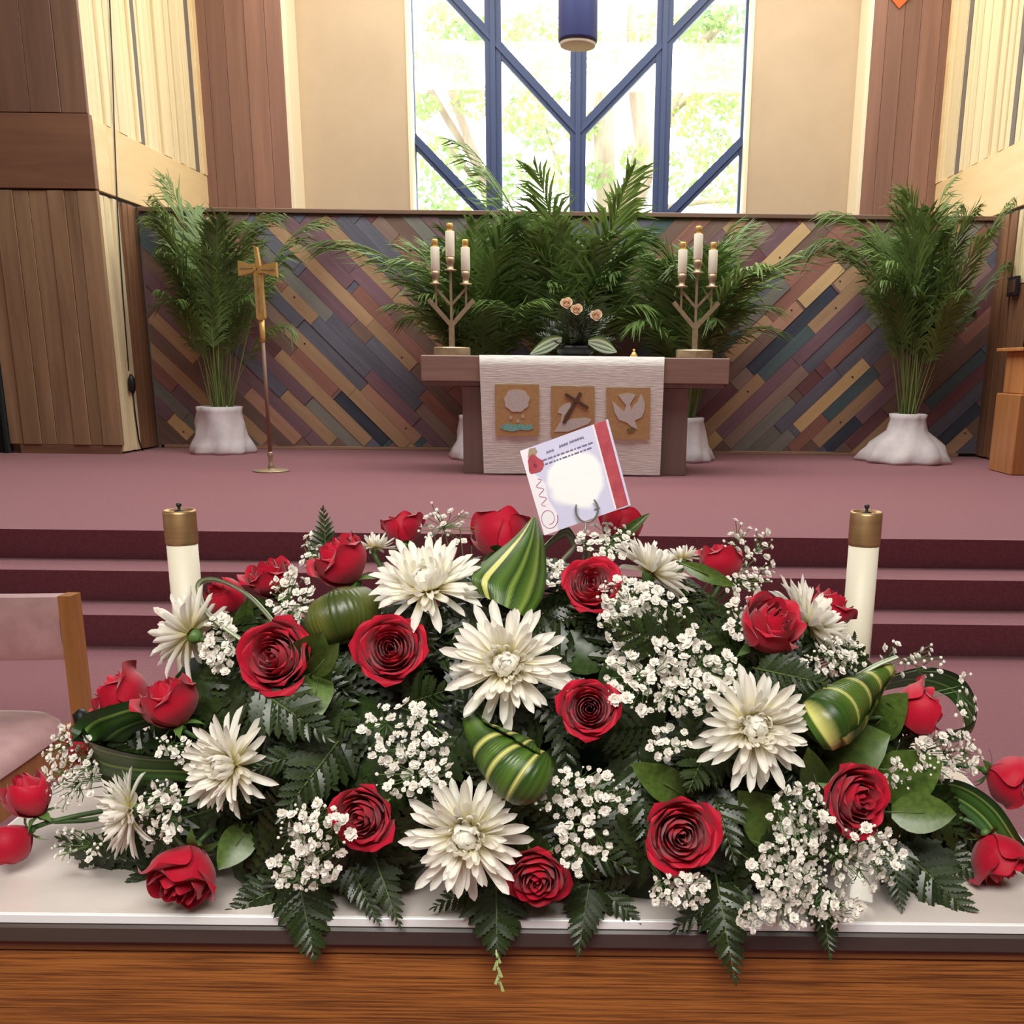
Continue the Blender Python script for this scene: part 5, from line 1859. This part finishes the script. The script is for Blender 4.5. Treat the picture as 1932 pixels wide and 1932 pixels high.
def loop_leaf(label, path, m, wpx, up=(0, 0, 1)):
    """a strap leaf bent along a path; path: (u, v, D)"""
    pts = [P(*q) for q in path]
    dp = []
    n = len(pts)
    for i in range(n - 1):
        p0, p1, p2, p3 = pts[max(i - 1, 0)], pts[i], pts[i + 1], pts[min(i + 2, n - 1)]
        for s in range(6):
            t = s / 6
            dp.append(0.5 * ((2 * p1) + (p2 - p0) * t + (2 * p0 - 5 * p1 + 4 * p2 - p3) * t * t + (3 * p1 - p0 - 3 * p2 + p3) * t ** 3))
    dp.append(pts[-1])
    rows = []
    upv = Vector(up)
    for i, p in enumerate(dp):
        f = i / (len(dp) - 1)
        d = (dp[min(i + 1, len(dp) - 1)] - dp[max(i - 1, 0)]).normalized()
        w = (upv - d * upv.dot(d)).normalized() * wpx * mpp(p) * 0.5 * (0.35 + 0.65 * math.sin(math.pi * (0.12 + 0.8 * f)))
        nrm = d.cross(w).normalized()
        rows.append([p + w * s + nrm * 0.004 * s * s for s in (-1, -0.6, -0.2, 0.2, 0.6, 1)])
    t = thing('strap_leaf', label, 'leaf', dp[0], group='striped leaves in the arrangement')
    sheet('leaf_blade', rows, m, t)


loop_leaf('dark striped leaf folded in a loop under the paired left roses', [(400, 1395, 1.12), (300, 1350, 1.10), (215, 1368, 1.10), (178, 1398, 1.12), (190, 1425, 1.09), (260, 1440, 1.05), (350, 1445, 1.06), (420, 1450, 1.12)], M_loop, 92, (0.1, -0.5, 0.85))
loop_leaf('thin pale striped leaf arching in a loop at the upper left', [(520, 1185, 1.10), (470, 1130, 1.15), (420, 1102, 1.19), (388, 1100, 1.2), (382, 1122, 1.2), (400, 1160, 1.17), (460, 1205, 1.10)], M_pale, 30, (0.1, -0.9, 0.35))
loop_leaf('looped striped leaf behind the side-view rose at the right', [(1650, 1290, 1.26), (1730, 1272, 1.28), (1800, 1290, 1.27), (1836, 1340, 1.23), (1830, 1385, 1.2), (1770, 1400, 1.2)], M_loop, 70, (0.0, -0.6, 0.8))
loop_leaf('dark strap leaf at the right running down to the right edge', [(1735, 1490, 1.16), (1800, 1492, 1.14), (1860, 1530, 1.12), (1905, 1590, 1.1), (1945, 1640, 1.1)], M_loop, 62, (0.5, -0.4, 0.75))
loop_leaf('pale green strap leaf curling behind the foot of the message card', [(1000, 1060, 1.33), (1035, 1020, 1.34), (1070, 1000, 1.34), (1088, 1030, 1.32), (1062, 1062, 1.28)], M_pale, 36, (0.2, -0.7, 0.6))
loop_leaf('white glossy leaf edge lying along the bright rolled leaf', [(1530, 1318, 1.12), (1590, 1285, 1.15), (1650, 1252, 1.18), (1690, 1236, 1.2)], M_pale, 24, (0.1, -0.9, 0.3))

# ------------------------------------------------------------------ message card on its holder
DCd = 1.27
cc = [P(981, 851, DCd), P(1147, 791, DCd), P(1190, 953, DCd), P(1027, 1010, DCd)]
tl_, tr_, br_, bl_ = cc
M_card = bpy.data.materials.new('lavender_card')
M_card.use_nodes = True
nt = M_card.node_tree
bs = nt.nodes['Principled BSDF']
bs.inputs['Roughness'].default_value = 0.5
uvn = nd(nt, 'ShaderNodeUVMap')
sub = nd(nt, 'ShaderNodeVectorMath', operation='SUBTRACT')
sub.inputs[1].default_value = (0.50, 0.52, 0)
scl = nd(nt, 'ShaderNodeVectorMath', operation='MULTIPLY')
scl.inputs[1].default_value = (3.0, 2.9, 0)
lng = nd(nt, 'ShaderNodeVectorMath', operation='LENGTH')
nz = nd(nt, 'ShaderNodeTexNoise', Scale=4.0, Detail=1.0)
am = nd(nt, 'ShaderNodeMath', operation='MULTIPLY_ADD')
am.inputs[1].default_value = 0.5
rp = nd(nt, 'ShaderNodeValToRGB')
rp.color_ramp.elements[0].position, rp.color_ramp.elements[0].color = 1.02, (*srgb(255, 255, 255), 1)
rp.color_ramp.elements[0].position = 0.98
rp.color_ramp.elements[1].position, rp.color_ramp.elements[1].color = 1.0, (*srgb(214, 212, 238), 1)
mlt = nd(nt, 'ShaderNodeMath', operation='MULTIPLY')
mlt.inputs[1].default_value = 0.80
Lk = nt.links.new
Lk(uvn.outputs[0], sub.inputs[0])
Lk(sub.outputs[0], scl.inputs[0])
Lk(scl.outputs[0], lng.inputs[0])
Lk(uvn.outputs[0], nz.inputs['Vector'])
Lk(nz.outputs['Fac'], am.inputs[0])
Lk(lng.outputs['Value'], am.inputs[2])
Lk(am.outputs[0], mlt.inputs[0])
Lk(mlt.outputs[0], rp.inputs['Fac'])
rp.color_ramp.elements[0].position = 0.85
Lk(rp.outputs['Color'], bs.inputs['Base Color'])
cdn = thing('message_card', 'lavender message card with red rose print on a clear pick above the flowers', 'card', (bl_ + br_) / 2)
ntow = ((tr_ - tl_).cross(bl_ - tl_)).normalized()
if ntow.dot(EYE - tl_) < 0:
    ntow = -ntow


def cuv(x, y, lift=0.0006):
    return tl_.lerp(tr_, x).lerp(bl_.lerp(br_, x), y) + ntow * lift


mb = MB()
mb.grid([[cuv(x, y, 0.0) for x in (0, 0.5, 1)] for y in (0, 0.5, 1)])
mb.grid([[cuv(x, y, -0.0006) for x in (0, 0.5, 1)] for y in (0, 0.5, 1)], flip=True)
mb.build('card_paper', M_card, cdn)


def cpoly(name, pts, m, lift=0.0006, par=cdn):
    mb = MB()
    o = len(mb.v)
    mb.v += [tuple(cuv(x, y, lift)) for x, y in pts]
    mb.face(range(len(pts)))
    return mb.build(name, m, par)


M_cred = mat('card_red_print', srgb(190, 84, 92), srgb(170, 66, 80), rough=0.5, scale=(60, 60, 60))
M_cwhite = mat('card_white_print', srgb(246, 240, 246), rough=0.5)
M_cink = mat('card_grey_ink', srgb(120, 116, 150), rough=0.6)
M_ctan = mat('card_tan_print', srgb(168, 146, 124), rough=0.6)
cpoly('red_border', [(0.84, 0.0), (0.975, 0.0), (0.975, 0.985), (0.84, 0.985)], M_cred)
cpoly('border_line', [(0.82, 0.0), (0.84, 0.0), (0.84, 0.985), (0.82, 0.985)], M_cwhite)
rs = [(0.115 + 0.085 * math.cos(a) * (1 + .18 * math.sin(3 * a + 1)), 0.20 + 0.105 * math.sin(a) * (1 + .15 * math.sin(3 * a))) for a in [i * 2 * math.pi / 20 for i in range(20)]]
cpoly('printed_side', [(0.0, 0.0), (0.10, 0.0), (0.09, 0.3), (0.17, 0.45), (0.15, 0.62), (0.2, 0.8), (0.16, 1.0), (0.0, 1.0)], M_cwhite, 0.0005)
cpoly('printed_rose', rs, M_cred, 0.0008)
cpoly('printed_rose_heart', [(0.115 + 0.02 * math.cos(a), 0.21 + 0.025 * math.sin(a)) for a in [i * 2 * math.pi / 8 for i in range(8)]], mat('card_dark_red', srgb(140, 44, 60), rough=0.6), 0.001)
cpoly('printed_ribbon', [(0.06, 0.10), (0.10, 0.01), (0.17, 0.02), (0.18, 0.07), (0.13, 0.12)], M_ctan, 0.0007)
sc_ = MB()
sc_.tube([cuv(0.10 + 0.1 * math.cos(a) * (1 - i / 60), 0.83 + 0.13 * math.sin(a) * (1 - i / 60), 0.0007) for i, a in enumerate([j * 0.28 for j in range(30)])], 0.0005, 4)
sc_.build('printed_scroll', mat('card_scroll', srgb(186, 120, 150), rough=0.6), cdn)
sc_ = MB()
sc_.tube([cuv(0.10 + 0.035 * math.sin(j * 0.7), 0.36 + 0.012 * j, 0.0007) for j in range(28)], 0.0005, 4)
sc_.build('printed_vine', mat('card_scroll', srgb(186, 120, 150), rough=0.6), cdn)
# greyish handwriting and two lines of small print, as blurred as the photo shows them
for x0, x1, y, amp, n in ((0.27, 0.355, 0.115, 0.020, 9), (0.42, 0.52, 0.10, 0.022, 12), (0.54, 0.70, 0.095, 0.022, 18)):
    w = MB()
    w.tube([cuv(x0 + (x1 - x0) * i / (n * 4), y + amp * math.sin(i * 1.35) * (0.6 + 0.4 * math.sin(i * 0.47)), 0.0007) for i in range(n * 4 + 1)], 0.00022, 4)
    w.build('handwriting', M_cink, cdn)
for x0, x1, y in ((0.20, 0.74, 0.185), (0.22, 0.70, 0.235)):
    x = x0
    r_ = random.Random(int(y * 1000))
    while x < x1:
        l_ = r_.uniform(0.02, 0.06)
        cpoly('print_word', [(x, y - 0.008), (x + l_, y - 0.008), (x + l_, y + 0.008), (x, y + 0.008)], M_cink, 0.0006)
        x += l_ + 0.012
cpoly('print_word', [(0.60, 0.905), (0.67, 0.905), (0.67, 0.918), (0.60, 0.918)], M_cink)
# the clear pick: a ring fork and a stake
M_pick = mat('clear_grey_plastic', srgb(120, 116, 104), rough=0.2)
D_ = DCd - 0.006
arc = [P(1107 + 21 * math.cos(a), 961 + 24 * math.sin(a), D_ + (0.0)) for a in [math.radians(x) for x in range(-50, 205, 12)]]
MB().tube(arc, 0.0014, 6).build('pick_fork', M_pick, cdn, smooth=True)
MB().tube([P(1105, 985, D_), P(1101, 1040, DCd), P(1098, 1150, DCd + 0.02)], 0.0016, 6).build('pick_stake', M_pick, cdn, smooth=True)

# ------------------------------------------------------------------ small arrangement on the altar
DV = DA + 0.30
vb = P(1085, 662, DV)
vb.z = AZ + 0.007
va = thing('altar_vase', 'low dark bowl with feathery greenery in the middle of the altar', 'vase', vb)
MB().lathe([(0.12, 0), (0.15, 0.03), (0.16, 0.08), (0.14, 0.085)], 24, vb).build('bowl', M_black, va, smooth=True)
rr = random.Random(5)
for i in range(38):
    az = i * 2.39996
    el = math.radians(rr.uniform(5, 85))
    d = Vector((math.cos(az) * math.cos(el), math.sin(az) * math.cos(el) * 0.7, math.sin(el)))
    L = rr.uniform(0.28, 0.42) * (0.75 + 0.35 * math.sin(el))
    p0 = vb + Vector((0, 0, 0.06))
    M, L2 = basis(p0, p0 + d * L, Vector((rr.gauss(0, .3), -1, 0.4)))
    o = obj('greenery', rr.choice(FJ), va)
    o.matrix_basis = Matrix.Translation(-vb) @ M @ Matrix.Diagonal((L2, L2 * 0.7, L2, 1))
for i, (uu, vv, lb) in enumerate(((1069, 573, 'peach rose highest in the altar bouquet, leftmost'), (1088, 585, 'peach rose in the middle of the altar bouquet'), (1125, 596, 'peach rose at the right of the altar bouquet'))):
    p = P(uu, vv, DV - 0.2)
    rose(lb, 0, 0, 24, (0.1, 0.25, 1), 'open', 0, sepals=False, col=ROSEP, pos=p, group='peach roses in the altar bouquet', name='peach_rose', stem=False)
    st = COL.objects[-1] if False else None
M_var = stripe_mat('white_veined_leaf', srgb(60, 100, 50), srgb(230, 240, 225), [(0.15, srgb(230, 240, 225)), (0.25, srgb(70, 110, 50)), (0.45, srgb(225, 236, 218)), (0.55, srgb(80, 120, 40)), (0.75, srgb(228, 238, 222)), (0.85, srgb(120, 150, 50))], rough=0.25)
for lb, pts in (('white-veined leaf lying left under the altar bouquet', [(1060, 640), (1030, 650), (1000, 668)]), ('yellow-green white-veined leaf lying right under the altar bouquet', [(1110, 645), (1140, 648), (1164, 664)])):
    pp = [P(u, v, DV - 0.16) for u, v in pts]
    rows = []
    for i in range(9):
        t = i / 8
        p = pp[0] * (1 - t) ** 2 + pp[1] * 2 * t * (1 - t) + pp[2] * t * t
        w = 0.075 * math.sin(math.pi * (0.1 + 0.88 * t))
        rows.append([p + Vector((0, -0.5, 0.85)).normalized() * w * s for s in (-1, -0.5, 0, 0.5, 1)])
    t = thing('veined_leaf', lb, 'leaf', pp[0])
    sheet('leaf_blade', rows, M_var, t)
bp_ = P(1196, 664, DV - 0.1)
bp_.z = AZ + 0.007
be = thing('brass_bell', 'tiny brass bell on the altar beside the bouquet', 'bell', bp_)
MB().lathe([(0.03, 0), (0.028, 0.012), (0.018, 0.03), (0.01, 0.04)], 16, bp_).build('bell_body', M_brass, be, smooth=True)
MB().lathe([(0.005, 0.04), (0.011, 0.05), (0.009, 0.06), (0.002, 0.064)], 12, bp_).build('knob', M_brass, be, smooth=True)
